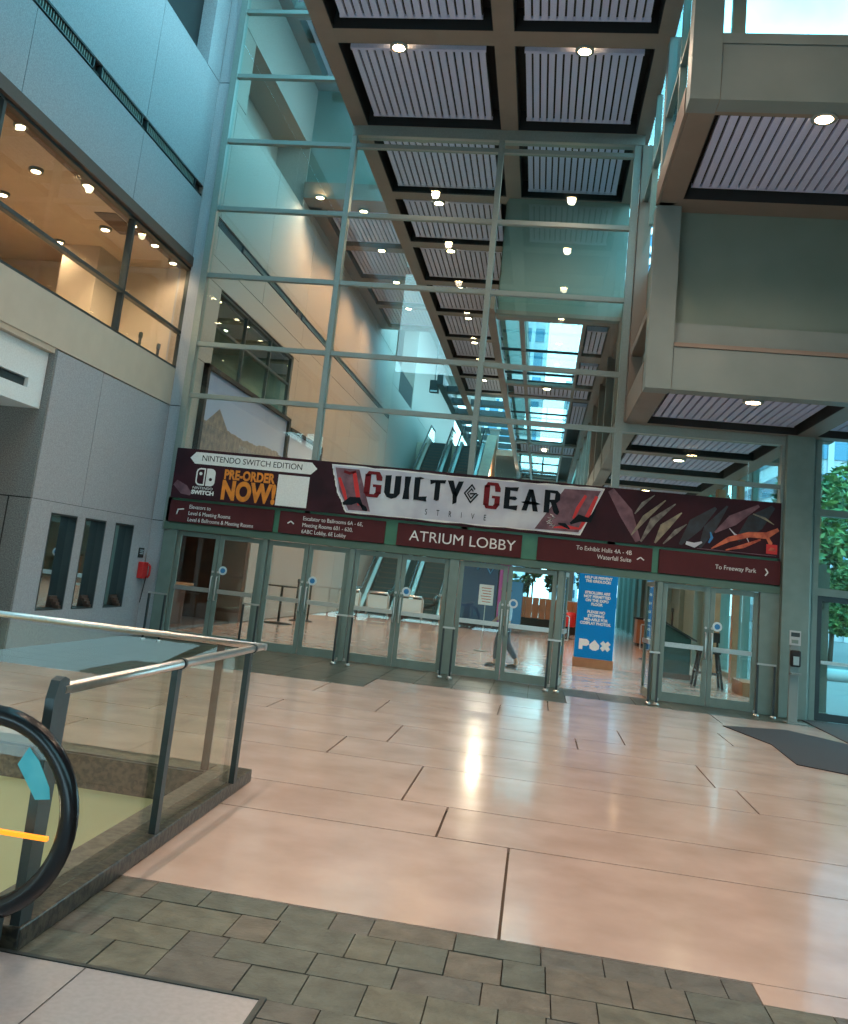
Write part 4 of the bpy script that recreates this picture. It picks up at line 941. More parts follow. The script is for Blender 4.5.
# ------------------------------------------------------------------ near escalator newel
EY = 3.95; NX = -2.262; NZ = .565; NR = .395
t = thing('escalator', (-2.3, EY, 0), 'escalator newel with black rubber handrail loop over a glass side', 'escalator')
pts = [(-4.6, EY, NZ + NR - .62)] + [(-3.6, EY, NZ + NR - .18), (-3.0, EY, NZ + NR - .02)]
pts = [(-4.8, EY, NZ + NR - .9), (-3.9, EY, NZ + NR - .38), (-3.3, EY, NZ + NR - .08), (-2.9, EY, NZ + NR - .01)]
pts += [(NX + NR * math.sin(a) * 1.02, EY, NZ + NR * math.cos(a)) for a in [math.pi * k / 26 for k in range(27)]]
pts += [(-2.9, EY, NZ - NR), (-3.3, EY, NZ - NR - .07), (-3.9, EY, NZ - NR - .35)]
B().tube(pts, .042, 14, axis=(0, 1, 0), r2=.030).build('handrail', M['rubber'], t)
pin = [(p[0] if i < 4 or i > 30 else NX + (p[0] - NX) * .93, p[1], NZ + (p[2] - NZ) * .93) for i, p in enumerate(pts)]
B().tube(pin, .012, 8, axis=(0, 1, 0)).build('guide_rail', M['chrome'], t)
b = B(); arc = [(NX + (NR - .03) * math.sin(a), NZ + (NR - .03) * math.cos(a)) for a in [math.pi * k / 24 for k in range(25)]]
b.prism([(-3.3, NZ + NR - .12), (-2.9, NZ + NR - .04)] + arc + [(-2.9, NZ - NR + .03), (-3.3, NZ - NR - .03)], 'y', EY - .005, EY + .005)
b.build('glass_panel', M['gl_rail'], t)
b = B(); b.prism([(-2.15, .58 + .12), (-2.08, .80 - .07), (-2.10, .88 - .03), (-2.18, .86), (-2.17, .78)][::-1], 'y', EY - .009, EY - .006)
b.v = []; b.f = []; b.m = []; b.sm = []
b.prism([(-2.125, .775), (-2.085, .85), (-2.03, .80), (-1.965, .70), (-1.955, .655), (-2.02, .645)], 'y', EY - .010, EY - .006)
b.build('turquoise_sticker', M['sticker_blue'], t)
B().box(-2.9, -1.96, EY + .03, EY + .05, .475, .492).build('orange_reflection', M['glow_orange'], t)  # glowing strip in place of orange light reflected in the glass side
b = B(); b.box(-5, -2.1, EY - .05, EY + .05, .007, .17); b.build('skirt', M['charcoal'], t)
t = thing('escalator_landing_plate', (-2, 2.5, 0), 'pale ribbed metal landing plate at the foot of the near escalator', 'landing plate')
b = B(); b.box(-6, -.97, .6, 2.35, -.03, .004); b.box(-2.9, -.97, 2.35, 4.03, -.03, .004); b.build('plate', M['aluminium'], t)
b = B(); b.box(-.97, -.945, .6, 4.055, -.03, .009); b.box(-6, -.97, 4.03, 4.055, -.03, .009); b.build('edge_strip', M['charcoal'], t)
b = B(); b.box(-1.72, -1.716, .6, 4.03, .006, .0068); b.box(-2.6, -2.596, .6, 4.03, .006, .0068); b.build('seams', M['charcoal'], t)

# ------------------------------------------------------------------ lobby beyond the doors
b = B()
ys = [19.8, 22.4, 24.9, 27.4, 30.0]
b.box(5.0, 5.2, FY + .1, 19.6, 0, 2.6); 
for a, c in zip(ys[:-1], ys[1:]): b.box(4.95, 5.2, a + 2.2, c, 0, 2.6); b.box(5.02, 5.16, a + 1.6, a + 1.75, 2.6, 6.4)
b.box(5.0, 5.2, FY + .3, 30, 2.6, 2.75); b.box(5, 5.2, FY, 30, 0, .15); b.box(5.0, 5.2, FY, 30, 6.4, 6.6)
y = 30.
while y < 60: b.box(4.85, 5.2, y + .05, y + 2.9, 0, ZC); b.box(4.70, 5.2, y - .12, y + .12, 0, ZC); y += 3.0
struct('wall_lobby_right', b, M['panel_green'])
b = B()
for a in ys[:-1]: b.box(5.08, 5.10, a, a + 2.2, .15, 2.6)
b.box(5.08, 5.10, 19.6, 19.8, .15, 2.6); b.box(5.08, 5.09, FY + .3, 30, 2.75, 6.4)
struct('window_lobby_right', b, M['gl'])
b = B(); b.box(4.72, 4.94, 27.0, 27.3, 0, ZC); b.box(4.8, 4.94, 24.55, 24.8, 0, ZC)
struct('trim_lobby_pilasters', b, M['wood'])
b = B(); b.box(4.4, 4.94, 21.2, 22.3, 0.002, .28); b.build('planter_ledge', M['wood'], label='low wooden ledge at the foot of the right lobby wall', cat='ledge')
b = B()
b.box(-7.76, -2.2, 75, 75.3, 0, 12); b.box(3.2, 5.2, 75, 75.3, 0, 12); b.box(-2.2, 3.2, 75, 75.3, 8.6, 12); b.box(-2.2, 3.2, 75, 75.3, 0, .5)
struct('wall_back', b, M['panel_green'])
fr = B()
for x in (-2.2, -.4, 1.4, 3.2): fr.box(x - .06, x + .06, 74.95, 75.1, .5, 8.6)
fr.box(-2.2, 3.2, 74.95, 75.1, 4.4, 4.55)
w = struct('window_back', fr, M['frame']); struct('glass_pane', B().box(-2.2, 3.2, 75.02, 75.03, .5, 8.6), M['gl'], w)

# far escalators
def far_escalator(x0, label, pos):
    t = thing('far_escalator', (x0 + .75, 37.5, 0), label, 'escalator', 'pair of far escalators')
    w = 1.55; Y0 = 38.2; rise = 9.5; run = rise / math.tan(math.radians(30))
    b = B(); n = 44
    for k in range(n): b.box(x0 + .28, x0 + w - .28, Y0 + run * k / n, Y0 + run * (k + 1) / n + .02, rise * k / n - .45, rise * (k + 1) / n, 0)
    b.build('steps', M['charcoal'], t)
    e = B()
    for k in range(n): e.box(x0 + .28, x0 + w - .28, Y0 + run * k / n - .012, Y0 + run * k / n, rise * (k + 1) / n - .03, rise * (k + 1) / n + .004)
    e.build('step_edges', M['brown_dark'], t)
    for s, xx in ((0, x0 + .08), (1, x0 + w - .20)):
        b = B(); prof = [(36.6, -.0), (Y0, -.0), (Y0 + run, rise), (Y0 + run + 2, rise), (Y0 + run + 2, rise - .6), (Y0 + run, rise - .8), (Y0 + 1.2, -.1), (Y0 + 1.2, -.02)]
        b.prism([(36.6, .0), (36.6, .18), (Y0 - .1, .2), (Y0 + run, rise + .2), (Y0 + run + 2, rise + .2), (Y0 + run + 2, rise - .8), (Y0 + run, rise - .9), (Y0 + 1.4, .0)], 'x', xx, xx + .14)
        b.build('side_skirt', M['wood_dark'] if s == 0 else M['charcoal'], t)
        B().bar((xx + .07, Y0 - .1, .24), (xx + .07, Y0 + run, rise + .24), .16, .05).build('skirt_trim', M['chrome'], t)
        g = B(); g.prism([(36.7, .2), (36.4, .35), (36.3, .6), (36.45, .88), (36.8, .98), (Y0 - .3, 1.0), (Y0 + run, rise + 1.0), (Y0 + run + 2, rise + 1.0), (Y0 + run + 2, rise + .2), (Y0 + run, rise + .2), (Y0 - .1, .2)], 'x', xx + .06, xx + .075)
        g.build('glass_side', M['gl_rail'], t)
        h = [(xx + .07, 36.7, .18), (xx + .07, 36.35, .3), (xx + .07, 36.22, .6), (xx + .07, 36.4, .92), (xx + .07, 36.8, 1.03), (xx + .07, Y0 - .3, 1.05), (xx + .07, Y0 + run, rise + 1.05), (xx + .07, Y0 + run + 2, rise + 1.05)]
        B().tube(h, .05, 8).build('handrail', M['rubber'], t)
    B().box(x0 + .28, x0 + w - .28, 36.4, Y0 + .05, .002, .02).build('floor_plate', M['chrome'], t)
    return t
far_escalator(-7.15, 'left one of the two far escalators rising beyond the doors', 0)
far_escalator(-5.25, 'right one of the two far escalators rising beyond the doors', 1)
for x, l in ((-7.0, 'pale steel queue barrier at the foot of the left far escalator'), (-5.9, 'pale steel queue barrier between the far escalators'), (-4.6, 'pale steel queue barrier at the foot of the right far escalator')):
    t = thing('steel_barrier', (x, 35.6, 0), l, 'barrier', 'steel barriers before the far escalators')
    B().tube([(x - .4, 35.6, 0), (x - .4, 35.6, .85), (x - .34, 35.6, .95), (x + .34, 35.6, .95), (x + .4, 35.6, .85), (x + .4, 35.6, 0)], .045, 8).build('hoop', M['chrome'], t)
    B().box(x - .38, x + .38, 35.57, 35.63, .35, .85).build('panel', M['sticker'], t)
    B().box(x - .45, x + .45, 35.45, 35.75, 0, .02).build('base', M['black'], t)
# timber balustrade by the escalator
t = thing('timber_counter', (-3.5, 37.2, 0), 'orange-brown timber enclosure right of the far escalators', 'counter')
b = B(); b.box(-3.6, -2.95, 36.2, 38, 0, 1.05); b.prism([(38.2, 0), (38.2, 1.1), (54, 10.2), (54, 0)], 'x', -3.58, -3.0)
b.build('body', M['wood'], t); B().box(-3.66, -2.92, 36.1, 38.05, 1.05, 1.12).build('top', M['chrome'], t)
b = B()
b.box(-7.76, 1.4, 54.7, 75, 9.15, 9.5); b.box(-7.76, -3, 54.65, 54.75, 0, 9.4, 0)
struct('floor_upper', b, M['beige'])
t = thing('upper_balustrade', (-2.9, 54.5, 9.5), 'tan parapet at the head of the far escalators', 'parapet')
B().box(-3.5, -2.95, 54.5, 54.7, 9.5, 10.6).build('panel', M['warmwall'], t); B().box(-3.55, -2.9, 54.45, 54.75, 10.6, 10.66).build('cap', M['chrome'], t)
# exit box hanging near the escalator head
t = thing('hanging_loudspeaker', (-6.6, 44, 10.2), 'small black box hanging above the far escalators', 'loudspeaker')
B().box(-6.2, -5.75, 46, 46.4, 10.9, 11.5).build('housing', M['black'], t); B().box(-6.15, -5.8, 45.98, 46.0, 10.9, 10.98).build('light_strip', M['sticker'], t); B().box(-6.0, -5.95, 46.15, 46.2, 11.5, 16).build('hanger', M['charcoal'], t)

# cocktail tables and posts near the left wall
def cocktail(x, y, label):
    t = thing('cocktail_table', (x, y, 0), label, 'table')
    B().lathe((x, y, 0), [(.40, 0), (.40, .015), (.1, .04), (.035, .05)]).build('base', M['black'], t)
    B().lathe((x, y, 0), [(.035, .04), (.035, 1.02)], 12).build('stem', M['black'], t)
    B().lathe((x, y, 0), [(.45, 1.02), (.45, 1.05)], 28).build('top', M['black'], t)
cocktail(-7.1, 26.2, 'black round cocktail table behind the second pair of doors')
post_obj(-7.15, 28.2, 0, 1.25, 'tall black stanchion behind the second pair of doors, left one'); post_obj(-6.85, 28.6, 0, 1.25, 'tall black stanchion behind the second pair of doors, right one')
# small wall counter in the dark corridor
t = thing('wall_counter', (-8.6, 20, 0), 'dark wooden wall counter seen through the leftmost doors', 'counter')
B().box(-9.2, -8.3, 19.0, 22.4, .9, .96).build('top', M['wood'], t); B().box(-9.1, -8.45, 19.1, 22.3, 0, .9).build('cabinet', M['wood_dark'], t)

# column sign
t = thing('floor_sign', (1.45, 24, 0), 'tall cyan-blue floor sign with white lettering behind the open doorway', 'sign')
B().box(.98, 1.94, 23.85, 24.15, 0, .22).build('base', M['wood'], t, label='brown base')
t = B().box(1.0, 1.92, 23.88, 24.12, .22, 2.28).build('panel', M['pax'], t)
text('lettering', 'HELP US PREVENT\nTHE GRIDLOCK!', 1.46, 23.88, 2.13, .062, M['lettering'], t, .93, 'CENTER', bold=.004, line=1.0)
text('lettering', 'STROLLERS ARE\nNOT PERMITTED\nON THE EXPO\nFLOOR', 1.46, 23.88, 1.76, .064, M['lettering'], t, .93, 'CENTER', bold=.004, line=1.0)
text('lettering', 'PLEASE NO\nSTOPPING\nMID-AISLE FOR\nCOSPLAY PHOTOS.', 1.46, 23.88, 1.30, .064, M['lettering'], t, .93, 'CENTER', bold=.004, line=1.0)
def paxmark():
    b = B(); z = .42; h = .25
    P = [(1.10, z), (1.10, z + h), (1.28, z + h), (1.34, z + h - .05), (1.34, z + h * .5), (1.28, z + h * .35), (1.19, z + h * .35), (1.19, z)]
    b.prism(P, 'y', 23.878, 23.872); c = 1.47
    b.prism([(c, z + h), (c + .12, z + .13), (c + .11, z + .04), (c + .04, z), (c - .04, z), (c - .11, z + .04), (c - .12, z + .13)], 'y', 23.878, 23.872); c = 1.73
    for sgn in (1, -1): b.bar((c - .09, 23.875 - .001 * sgn, z + h / 2 - sgn * .09), (c + .09, 23.875 - .001 * sgn, z + h / 2 + sgn * .09), .10, .006, up=(0, 1, 0))
    return b
paxmark().build('logo', M['lettering'], t)
t = thing('notice_stand', (-1.24, 25, 0), 'white paper notice on a thin stand behind the fourth pair of doors', 'notice')
pp = B().box(-1.5, -1.12, 24.98, 25.0, 1.18, 1.70).build('paper', M['white'], t)
b = B()
for k in range(6): b.box(-1.44 + .02 * (k % 3), -1.18, 24.975, 24.98, 1.60 - .07 * k, 1.62 - .07 * k)
b.build('print_lines', M['coral'], pp)
B().box(-1.325, -1.305, 25.0, 25.02, .02, 1.6).build('pole', M['chrome'], t); B().box(-1.5, -1.13, 24.85, 25.15, 0, .02).build('base', M['charcoal'], t)

# podium and stool
t = thing('podium', (3.4, 24, 0), 'bottle-green podium with sloping top behind the right doors', 'podium')
B().prism([(3.05, 0.12), (3.72, .12), (3.72, .95), (3.05, 1.28)], 'y', 23.8, 24.5).build('body', M['podium'], t)
B().prism([(3.0, 1.31), (3.85, .90), (3.85, .94), (3.0, 1.35)], 'y', 23.75, 24.55).build('top', M['charcoal'], t)
B().box(3.02, 3.75, 23.78, 24.52, 0, .12).build('plinth', M['brown_dark'], t)
t = thing('bar_stool', (3.88, 22.4, 0), 'black bar stool with low back behind the right doors', 'stool')
SX, SYY = 3.88, 22.4
B().box(SX - .25, SX + .25, SYY - .2, SYY + .2, .74, .83).build('seat', M['black'], t, bevel=.02)
for sx, sy_ in ((-1, -1), (1, -1), (1, 1), (-1, 1)):
    B().bar((SX + sx * .19, SYY + sy_ * .14, .75), (SX + sx * .30, SYY + sy_ * .22, 0), .05, .05).build('leg', M['black'], t)
b = B()
for sg in (-1, 1):
    b.bar((SX - .26, SYY + sg * .19, .3), (SX + .26, SYY + sg * .19, .3), .03, .03); b.bar((SX + sg * .26, SYY - .19, .34), (SX + sg * .26, SYY + .19, .34), .03, .03)
b.build('footrest', M['charcoal'], t)
b = B(); b.box(SX - .05, SX + .27, SYY + .14, SYY + .2, .98, 1.2); b.box(SX, SX + .04, SYY + .15, SYY + .19, .8, 1.0); b.box(SX + .2, SX + .24, SYY + .15, SYY + .19, .8, 1.0); b.build('backrest', M['black'], t)

# expo booth and greenery far behind the fourth doors
t = thing('expo_booth', (-2.0, 40, 0), 'dark navy exhibition booth far behind the fourth pair of doors', 'booth')
B().box(-2.85, -1.5, 36, 38, .35, 3.2).build('panel', M['navy'], t); B().box(-2.9, -.9, 35.9, 38, 0, .35).build('plinth', M['black'], t)
B().box(-1.45, -1.05, 36.0, 38, .35, 3.2).build('purple_panel', M['magenta'], t); B().box(-1.05, -.55, 36.1, 38, .35, 1.9).build('blue_panel', M['blue'], t)
b = B(); b.tube([(-2.3, 35.95, 2.2), (-2.1, 35.95, 2.6), (-1.8, 35.95, 2.1), (-1.6, 35.95, 2.5)], .04, 8); b.build('curved_stripe', M['blue'], t)
def leafcloud(cx_, cy_, cz_, rx, ry, rz, n, s, seed, b=None):
    rnd = random.Random(seed); b = b or B()
    lumps = [(rnd.gauss(0, .45), rnd.gauss(0, .45), rnd.gauss(0, .4), rnd.uniform(.3, .55)) for _ in range(9)]
    for _ in range(n):
        L = lumps[rnd.randrange(9)]
        d = Vector((rnd.gauss(0, 1), rnd.gauss(0, 1), rnd.gauss(0, 1))).normalized() * rnd.uniform(.65, 1.) * L[3]
        p = Vector((cx_ + (L[0] + d.x) * rx, cy_ + (L[1] + d.y) * ry, cz_ + (L[2] + d.z) * rz))
        a = Vector((rnd.gauss(0, 1), rnd.gauss(0, 1), rnd.gauss(0, .6))).normalized(); c = a.cross(Vector((rnd.gauss(0, 1), rnd.gauss(0, 1), 1))).normalized()
        w = s * rnd.uniform(.6, 1.3); k = len(b.v)
        b.v += [tuple(p - a * w), tuple(p - c * w * .45), tuple(p + a * w), tuple(p + c * w * .45)]; b.face([k, k + 1, k + 2, k + 3], rnd.randrange(2))
    return b
def plant(x, y, z, w, h, label, mats, trunk=True, name='leafy_plant', cat='plant', seed=1, n=1500, s=.12, ry=None):
    t = thing(name, (x, y, z), label, cat)
    leafcloud(x, y, z + h * .62, w / 2, (ry or w) / 2, h * .38, n, s, seed).build('foliage', mats, t)
    if trunk:
        b = B(); b.tube([(x, y, z), (x + .02 * h, y, z + h * .3), (x - .01 * h, y, z + h * .6)], [h * .03, h * .022, h * .012], 8)
        for k in range(4): a = k * 1.6 + seed; b.tube([(x, y, z + h * .35), (x + w * .2 * math.cos(a), y + w * .2 * math.sin(a), z + h * .65)], [h * .012, h * .005], 6)
        b.build('trunk', M['bark'], t)
    return t
for i, (x, w, l) in enumerate(((-.4, 1.2, 'bushy green plant on the far wooden planter, left one'), (.75, 1.1, 'bushy green plant on the far wooden planter, right one'), (2.0, 1.2, 'green plant behind the cyan floor sign'))):
    plant(x, 41.5, 1.36, w, 1.6, l, [M['leaf'], M['leaf2']], seed=20 + i, n=700, s=.13)
t = thing('wooden_planter', (.2, 41, 0), 'long wooden planter far behind the fourth pair of doors', 'planter')
b = B()
for k in range(10): b.box(-1.0 + .28 * k, -.74 + .28 * k, 40.5, 42.4, .5 + .02 * (k % 2), 1.35)
b.build('box', M['wood'], t); B().box(-.95, 1.75, 40.6, 42.3, 0, .5).build('base', M['black'], t)
t = thing('litter_bin', (1.1, 37, 0), 'small red bin left of the cyan floor sign', 'bin')
B().lathe((1.28, 37, 0), [(.2, .45), (.26, .5), (.28, .95), (.2, 1.0)]).build('drum', M['red'], t); B().lathe((1.28, 37, 0), [(.22, 0), (.05, .04), (.05, .46)]).build('stand', M['black'], t)
t = thing('lobby_cabinet', (4.4, 38, 0), 'small tan cabinet with dark top by the right lobby wall', 'cabinet')
B().box(3.9, 4.55, 38, 39, .1, 1.0).build('body', M['wood'], t); B().box(3.85, 4.6, 37.95, 39.05, 1.0, 1.06).build('top', M['black'], t); B().box(3.95, 4.5, 38.05, 38.95, 0, .1).build('plinth', M['black'], t)
# door pull on the panelled wall
post_obj(4.3, 31.5, 0, 1.6, 'thin dark post in front of the grey-green lobby panels')
# blue strip right of the open leaf, imitating a reflection in its glass
t = thing('blue_reflection_strip', (3.4, 30, 0), 'slim blue and white strip standing in for a reflection beside the open door', 'banner')
B().box(3.30, 3.5, 30, 30.02, .3, 2.5).build('blue_streak', M['blue'], t); B().box(3.5, 3.53, 30, 30.03, 0, 2.6).build('pole', M['chrome'], t)
b = B()
for k in range(7): b.box(3.34, 3.46, 29.99, 30.0, .6 + .26 * k, .68 + .26 * k)
b.build('white_marks', M['lettering'], t); B().box(3.2, 3.6, 29.85, 30.2, 0, .02).build('base', M['black'], t)

# person behind the fourth doors
def skin_fig(name, verts, edges, mat_, parent, sub=2):
    pw = parent_world(parent)
    me = bpy.data.meshes.new(name); me.from_pydata([tuple(Vector(v[:3]) - pw) for v in verts], edges, [])
    o = bpy.data.objects.new(name, me); COL.objects.link(o)
    md = o.modifiers.new('skin', 'SKIN'); ss = o.modifiers.new('sub', 'SUBSURF'); ss.levels = sub; ss.render_levels = sub
    for i, v in enumerate(verts):
        r = v[3]; r = r if isinstance(r, tuple) else (r, r)
        me.skin_vertices[0].data[i].radius = r
    me.skin_vertices[0].data[0].use_root = True
    md.use_smooth_shade = True
    bpy.context.view_layer.update()
    m2 = bpy.data.meshes.new_from_object(o.evaluated_get(bpy.context.evaluated_depsgraph_get()))
    bpy.data.objects.remove(o)
    m2.materials.clear(); m2.materials.append(mat_)
    for p in m2.polygons: p.use_smooth = True
    o = bpy.data.objects.new(name, m2); COL.objects.link(o); o.parent = parent
    return o
def add_skin(name, verts, edges, mat_, parent, sub=2):
    # skin layer must exist before radii are set
    me = bpy.data.meshes.new(name); me.from_pydata([v[:3] for v in verts], edges, [])
    return None
def person(px, py):
    t = thing('person', (px, py, 0), 'person in pale blue shirt and dark trousers walking behind the fourth doors', 'person')
    import bmesh
    def fig(name, V_, E_, m, sub=2):
        me = bpy.data.meshes.new(name)
        bm = bmesh.new(); L = bm.verts.layers.skin.verify(); vs = []
        for i, v in enumerate(V_):
            q = bm.verts.new(v[:3]); r = v[3]; r = r if isinstance(r, tuple) else (r, r); q[L].radius = r; q[L].use_root = (i == 0); vs.append(q)
        for a, c in E_: bm.edges.new((vs[a], vs[c]))
        bm.to_mesh(me); bm.free()
        o = bpy.data.objects.new(name, me); COL.objects.link(o)
        o.modifiers.new('skin', 'SKIN').use_smooth_shade = True; s = o.modifiers.new('sub', 'SUBSURF'); s.levels = sub
        bpy.context.view_layer.update()
        m2 = bpy.data.meshes.new_from_object(o.evaluated_get(bpy.context.evaluated_depsgraph_get())); bpy.data.objects.remove(o)
        m2.materials.clear(); m2.materials.append(m)
        for p in m2.polygons: p.use_smooth = True
        o = bpy.data.objects.new(name, m2); COL.objects.link(o); o.parent = t; return o
    # walking towards -x; profile pose
    V_ = [(0, 0, .95, (.13, .15)), (-.01, 0, 1.12, (.115, .14)), (-.02, 0, 1.32, (.12, .17)), (-.015, 0, 1.44, (.08, .12)), (-.02, 0, 1.52, (.052, .055)),
          (-.03, 0, 1.60, (.085, .075)), (-.04, 0, 1.68, (.10, .08)), (-.03, 0, 1.75, (.07, .055)),
          (-.02, -.17, 1.41, .052), (.05, -.22, 1.14, .042), (-.04, -.22, .92, .034), (-.06, -.22, .84, .032),
          (-.02, .17, 1.41, .052), (-.06, .22, 1.14, .042), (-.22, .22, .96, .034), (-.27, .22, .92, .032),
          (-.02, -.09, .84, .095), (-.12, -.09, .50, .062), (-.14, -.09, .10, .042), (-.17, -.09, .05, .04), (-.30, -.09, .03, .03),
          (.02, .09, .84, .095), (.08, .09, .50, .062), (.32, .09, .16, .042), (.30, .09, .07, .038), (.17, .09, .03, .03),
          (-.145, 0, 1.645, .016)]
    E_ = [(0, 1), (1, 2), (2, 3), (3, 4), (4, 5), (5, 6), (6, 7), (3, 8), (8, 9), (9, 10), (10, 11), (3, 12), (12, 13), (13, 14), (14, 15),
          (0, 16), (16, 17), (17, 18), (18, 19), (19, 20), (0, 21), (21, 22), (22, 23), (23, 24), (24, 25), (6, 26)]
    for hx, hy, hz in ((11, -.22, .84), (15, .22, .92)):
        bx, by, bz = V_[hx][:3]
        for j, l in enumerate((.065, .075, .07, .055)):
            n = len(V_); V_ += [(bx - .012, by - .024 + .016 * j, bz - .05, .009), (bx - .03, by - .026 + .017 * j, bz - .05 - l, .008)]
            E_ += [(hx, n), (n, n + 1)]
        n = len(V_); V_ += [(bx - .05, by - .02, bz - .02, .011), (bx - .075, by - .02, bz - .05, .009)]; E_ += [(hx, n), (n, n + 1)]
    fig('body', V_, E_, M['skin'])
    g = lambda idx, k: [(*V_[i][:3], tuple(c + k for c in (V_[i][3] if isinstance(V_[i][3], tuple) else (V_[i][3],) * 2))) for i in idx]
    fig('shirt', [(0, 0, .93, (.145, .165))] + g([1, 2, 3], .018) + g([8, 9], .02) + g([12, 13], .02), [(0, 1), (1, 2), (2, 3), (3, 4), (4, 5), (3, 6), (6, 7)], M['shirt'])
    fig('trousers', g([0], .012) + g([16, 17], .02) + [(-.138, -.09, .14, .062)] + g([21, 22], .02) + [(.30, .09, .19, .062)], [(0, 1), (1, 2), (2, 3), (0, 4), (4, 5), (5, 6)], M['trousers'])
    fig('hair', [(.0, 0, 1.70, (.10, .085)), (.02, 0, 1.62, (.075, .07)), (-.06, 0, 1.755, (.07, .06))], [(0, 1), (0, 2)], M['hair'])
    b = B()
    for x, y, z in ((-.2, -.09, 0), (.24, .09, 0)):
        b.tube([(x + .09, y, z + .045), (x + .02, y, z + .045), (x - .08, y, z + .035), (x - .15, y, z + .025)], [.038, .045, .042, .025], 10)
    o = b.build('shoes', M['black'], None); o.parent = t
person(-.64, 21.0)

# ------------------------------------------------------------------ outside
b = B()
b.box(5.25, 120, FY + .15, 300, -.3, -.02); b.box(-120, 9.2, -120, -8.1, -.3, -.02); b.box(9.2, 120, -120, FY + .15, -.3, -.02)
b.build('pavement', M['asphalt'], kind='structure')
t = thing('garden_wall', (11, 33, 0), 'low curved concrete garden edge outside the street door', 'wall')
pts = [(8 + 1.1 * k, 30.5 + 1.2 * math.sin(k * .35), .12) for k in range(12)]
B().tube(pts, .25, 8, r2=.22).build('edge', M['fascia'], t)
t = thing('white_fence', (12, 40, 0), 'pale slatted fence in front of the bushes outside', 'fence')
b = B()
for k in range(26): b.box(11.9 + .2 * k, 12.09 + .2 * k, 38, 38.05, 0, 1.5)
b.build('boards', M['weathered'], t); B().box(11.9, 17.1, 38.05, 38.1, 1.2, 1.3).build('rail', M['white'], t)
L3 = [M['leaf'], M['leaf3']]; L4 = [M['leaf'], M['leaf2']]
for i, (x, y, w, h, mm, l) in enumerate(((12.1, 42, 2.6, 3.8, L3, 'light green bush outside, left part of the street window'), (15.0, 42.6, 2.8, 5.0, L4, 'dark green bush outside at the right picture edge'),
        (15.0, 54, 5.6, 10.6, L3, 'tall light green tree outside the street window'), (21.2, 56, 5.6, 10, L4, 'tall dark tree farthest right outside'), (11.0, 66, 5, 10, L4, 'distant tree outside, farthest left'), (17.2, 66, 5.5, 12, L4, 'distant dark tree outside behind the light green one'))):
    plant(x, y, 0, w, h, l, mm, name='garden_tree' if h > 6 else 'garden_bush', cat='tree' if h > 6 else 'bush', seed=40 + i, n=3600, s=.30 if h > 6 else .17)
t = thing('blue_hoarding', (10, 47, 0), 'teal horizontal boards outside among the bushes', 'hoarding')
b = B()
for k in range(4): b.box(11, 13.6, 46.5, 46.6, 1.6 + .42 * k, 1.95 + .42 * k)
b.build('boards', M['tower_glass'], t); b = B(); b.box(11.1, 11.25, 46.6, 46.7, 0, 3.3); b.box(13.4, 13.55, 46.6, 46.7, 0, 3.3); b.build('posts', M['charcoal'], t)
def tower(x0, x1, y0, y1, h, label, nz, nx, lattice=False, wm='tower'):
    t = thing('office_tower', ((x0 + x1) / 2, (y0 + y1) / 2, 0), label, 'building')
    B().box(x0, x1, y0, y1, 0, h).build('walls', M[wm], t)
    b = B()
    for k in range(nz):
        z = h * (k + .25) / nz
        b.box(x0 + .3, x1 - .3, y0 - .12, y0 - .02, z, z + h / nz * .55); b.box(x1 + .02, x1 + .12, y0 + .3, y1 - .3, z, z + h / nz * .55); b.box(x0 - .12, x0 - .02, y0 + .3, y1 - .3, z, z + h / nz * .55)
    b.build('window_bands', M['tower_glass'], t)
    b = B()
    for i in range(nx + 1):
        x = x0 + (x1 - x0) * i / nx; b.box(x - .25, x + .25, y0 - .3, y0 - .1, 0, h)
    b.build('fins', M['tower'], t)
    if lattice:
        b = B(); n = nz // 2; w = x1 - x0
        for k in range(n):
            a, c = (x0, x1) if k % 2 else (x1, x0); b.bar((a, y0 - .5, h * k / n), (c, y0 - .5, h * (k + 1) / n), .8, .8)
            b.bar((c, y0 - .5, h * k / n), (a, y0 - .5, h * (k + 1) / n), .8, .8)
        b.build('cross_bracing', M['white'], t)
    B().box(x0 + 1, x1 - 1, y0 + 1, y1 - 1, h, h + 2).build('roof_plant', M['charcoal'], t)
    return t
tower(-10, -1.5, 120, 135, 130, 'blue glass office tower seen through the left of the skylights', 40, 5)
tower(8, 15, 150, 165, 62, 'tower with white cross bracing seen right of the skylights', 24, 2, True, 'tower_glass')
tower(2.5, 7.5, 190, 200, 44, 'small distant grey tower seen low in the second skylight', 16, 3)
t = tower(22, 50, 90, 110, 34, 'pale apartment building outside above the trees', 11, 16)

# ------------------------------------------------------------------ world and lights
w = bpy.data.worlds.new('sky'); sc.world = w; w.use_nodes = True; nt = w.node_tree; nt.nodes.clear()
N = nt.nodes.new; L = nt.links.new
out = N('ShaderNodeOutputWorld'); bg = N('ShaderNodeBackground'); tc = N('ShaderNodeTexCoord'); n = N('ShaderNodeTexNoise')
n.inputs['Scale'].default_value = 4.5; n.inputs['Detail'].default_value = 6; L(tc.outputs['Generated'], n.inputs['Vector'])
r = N('ShaderNodeValToRGB'); r.color_ramp.elements[0].position = .42; r.color_ramp.elements[1].position = .62
r.color_ramp.elements[0].color = (.12, .64, .95, 1); r.color_ramp.elements[1].color = (.30, .88, 1., 1)
L(n.outputs['Fac'], r.inputs['Fac'])
sx = N('ShaderNodeSeparateXYZ'); L(tc.outputs['Generated'], sx.inputs[0]); mr = N('ShaderNodeMapRange'); L(sx.outputs['Z'], mr.inputs['Value'])
mr.inputs['From Min'].default_value = .22; mr.inputs['From Max'].default_value = .62; mr.inputs['To Min'].default_value = .75; mr.inputs['To Max'].default_value = 0.
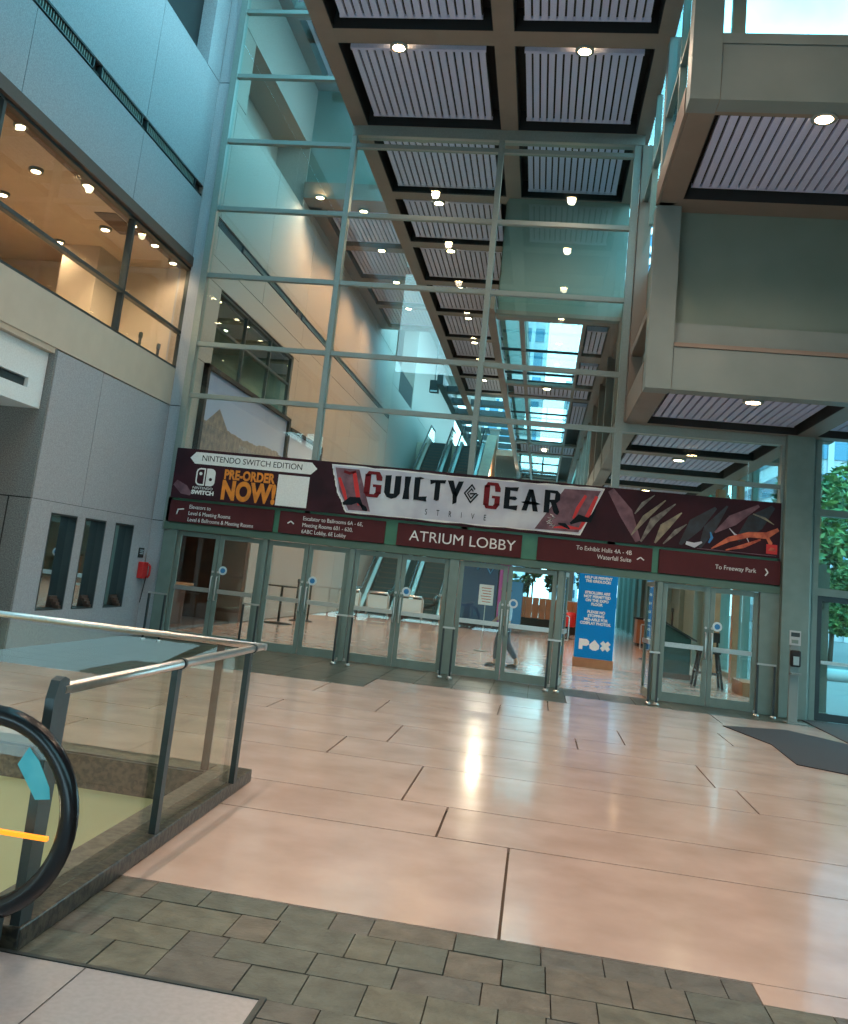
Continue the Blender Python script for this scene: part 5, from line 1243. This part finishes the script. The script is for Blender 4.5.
mxw = N('ShaderNodeMix'); mxw.data_type = 'RGBA'; L(mr.outputs[0], mxw.inputs['Factor']); L(r.outputs['Color'], mxw.inputs[6]); mxw.inputs[7].default_value = (.62, .86, .95, 1)
L(mxw.outputs[2], bg.inputs['Color']); bg.inputs['Strength'].default_value = 5.6
L(bg.outputs[0], out.inputs['Surface'])

# upper room, inner room, corridor lamps
for y, x, l in ((11.9, -8.08, 'first'), (14.0, -8.08, 'second'), (15.8, -8.06, 'third'), (16.85, -8.06, 'fourth'), (17.9, -8.1, 'fifth')):
    downlight(x, y, 7.64, 'small downlight behind the upper window, %s along the glass' % l, 'downlights in the warm upper room', 34, 'warm_light_int', (1., .78, .50), .08)
for y, x, l in ((13.5, -8.74, 'nearer'), (16.1, -8.76, 'farther')):
    downlight(x, y, 7.64, 'bright downlight in the middle row of the warm upper room, %s one' % l, 'downlights in the warm upper room', 85, 'warm_light_int', (1., .78, .50), .09)
for y, x, l in ((12.2, -10.0, 'first'), (14.6, -10.0, 'second'), (17.0, -10.2, 'third'), (9.0, -10.2, 'nearest')):
    downlight(x, y, 7.64, 'small downlight deeper in the warm upper room, %s of that row' % l, 'downlights in the warm upper room', 34, 'warm_light_int', (1., .78, .50), .08)
for y, x, l in ((21.2, -8.8, 'left'), (23.6, -8.9, 'middle'), (25.4, -8.8, 'right')):
    downlight(x, y, 7.70, 'small downlight inside the inner left window, %s one' % l, 'downlights in the inner room', 25, 'warm_light_int', (1., .85, .65), .09)
downlight(-9, 21.5, 2.56, 'small downlight in the dark corridor behind the leftmost doors', 'downlights in the corridor', 20, 'warm_light_int', (1., .7, .45), .07)
pt((-2.5, 50, 7.5), 350, WARM, .3, 'lobby_lamp')
pt((-6, 5, -1.0), 85, (1., .85, .6), .3, 'lower_floor_lamp')

sc.view_settings.view_transform = 'Standard'; sc.view_settings.look = 'None'; sc.view_settings.gamma = 1; sc.view_settings.use_curve_mapping = False
sc.view_settings.exposure = 0
cy_ = sc.cycles
cy_.use_denoising = True; cy_.max_bounces = 8; cy_.diffuse_bounces = 4; cy_.glossy_bounces = 4; cy_.transparent_max_bounces = 24; cy_.transmission_bounces = 6
cy_.caustics_reflective = False; cy_.caustics_refractive = False; cy_.sample_clamp_indirect = 6
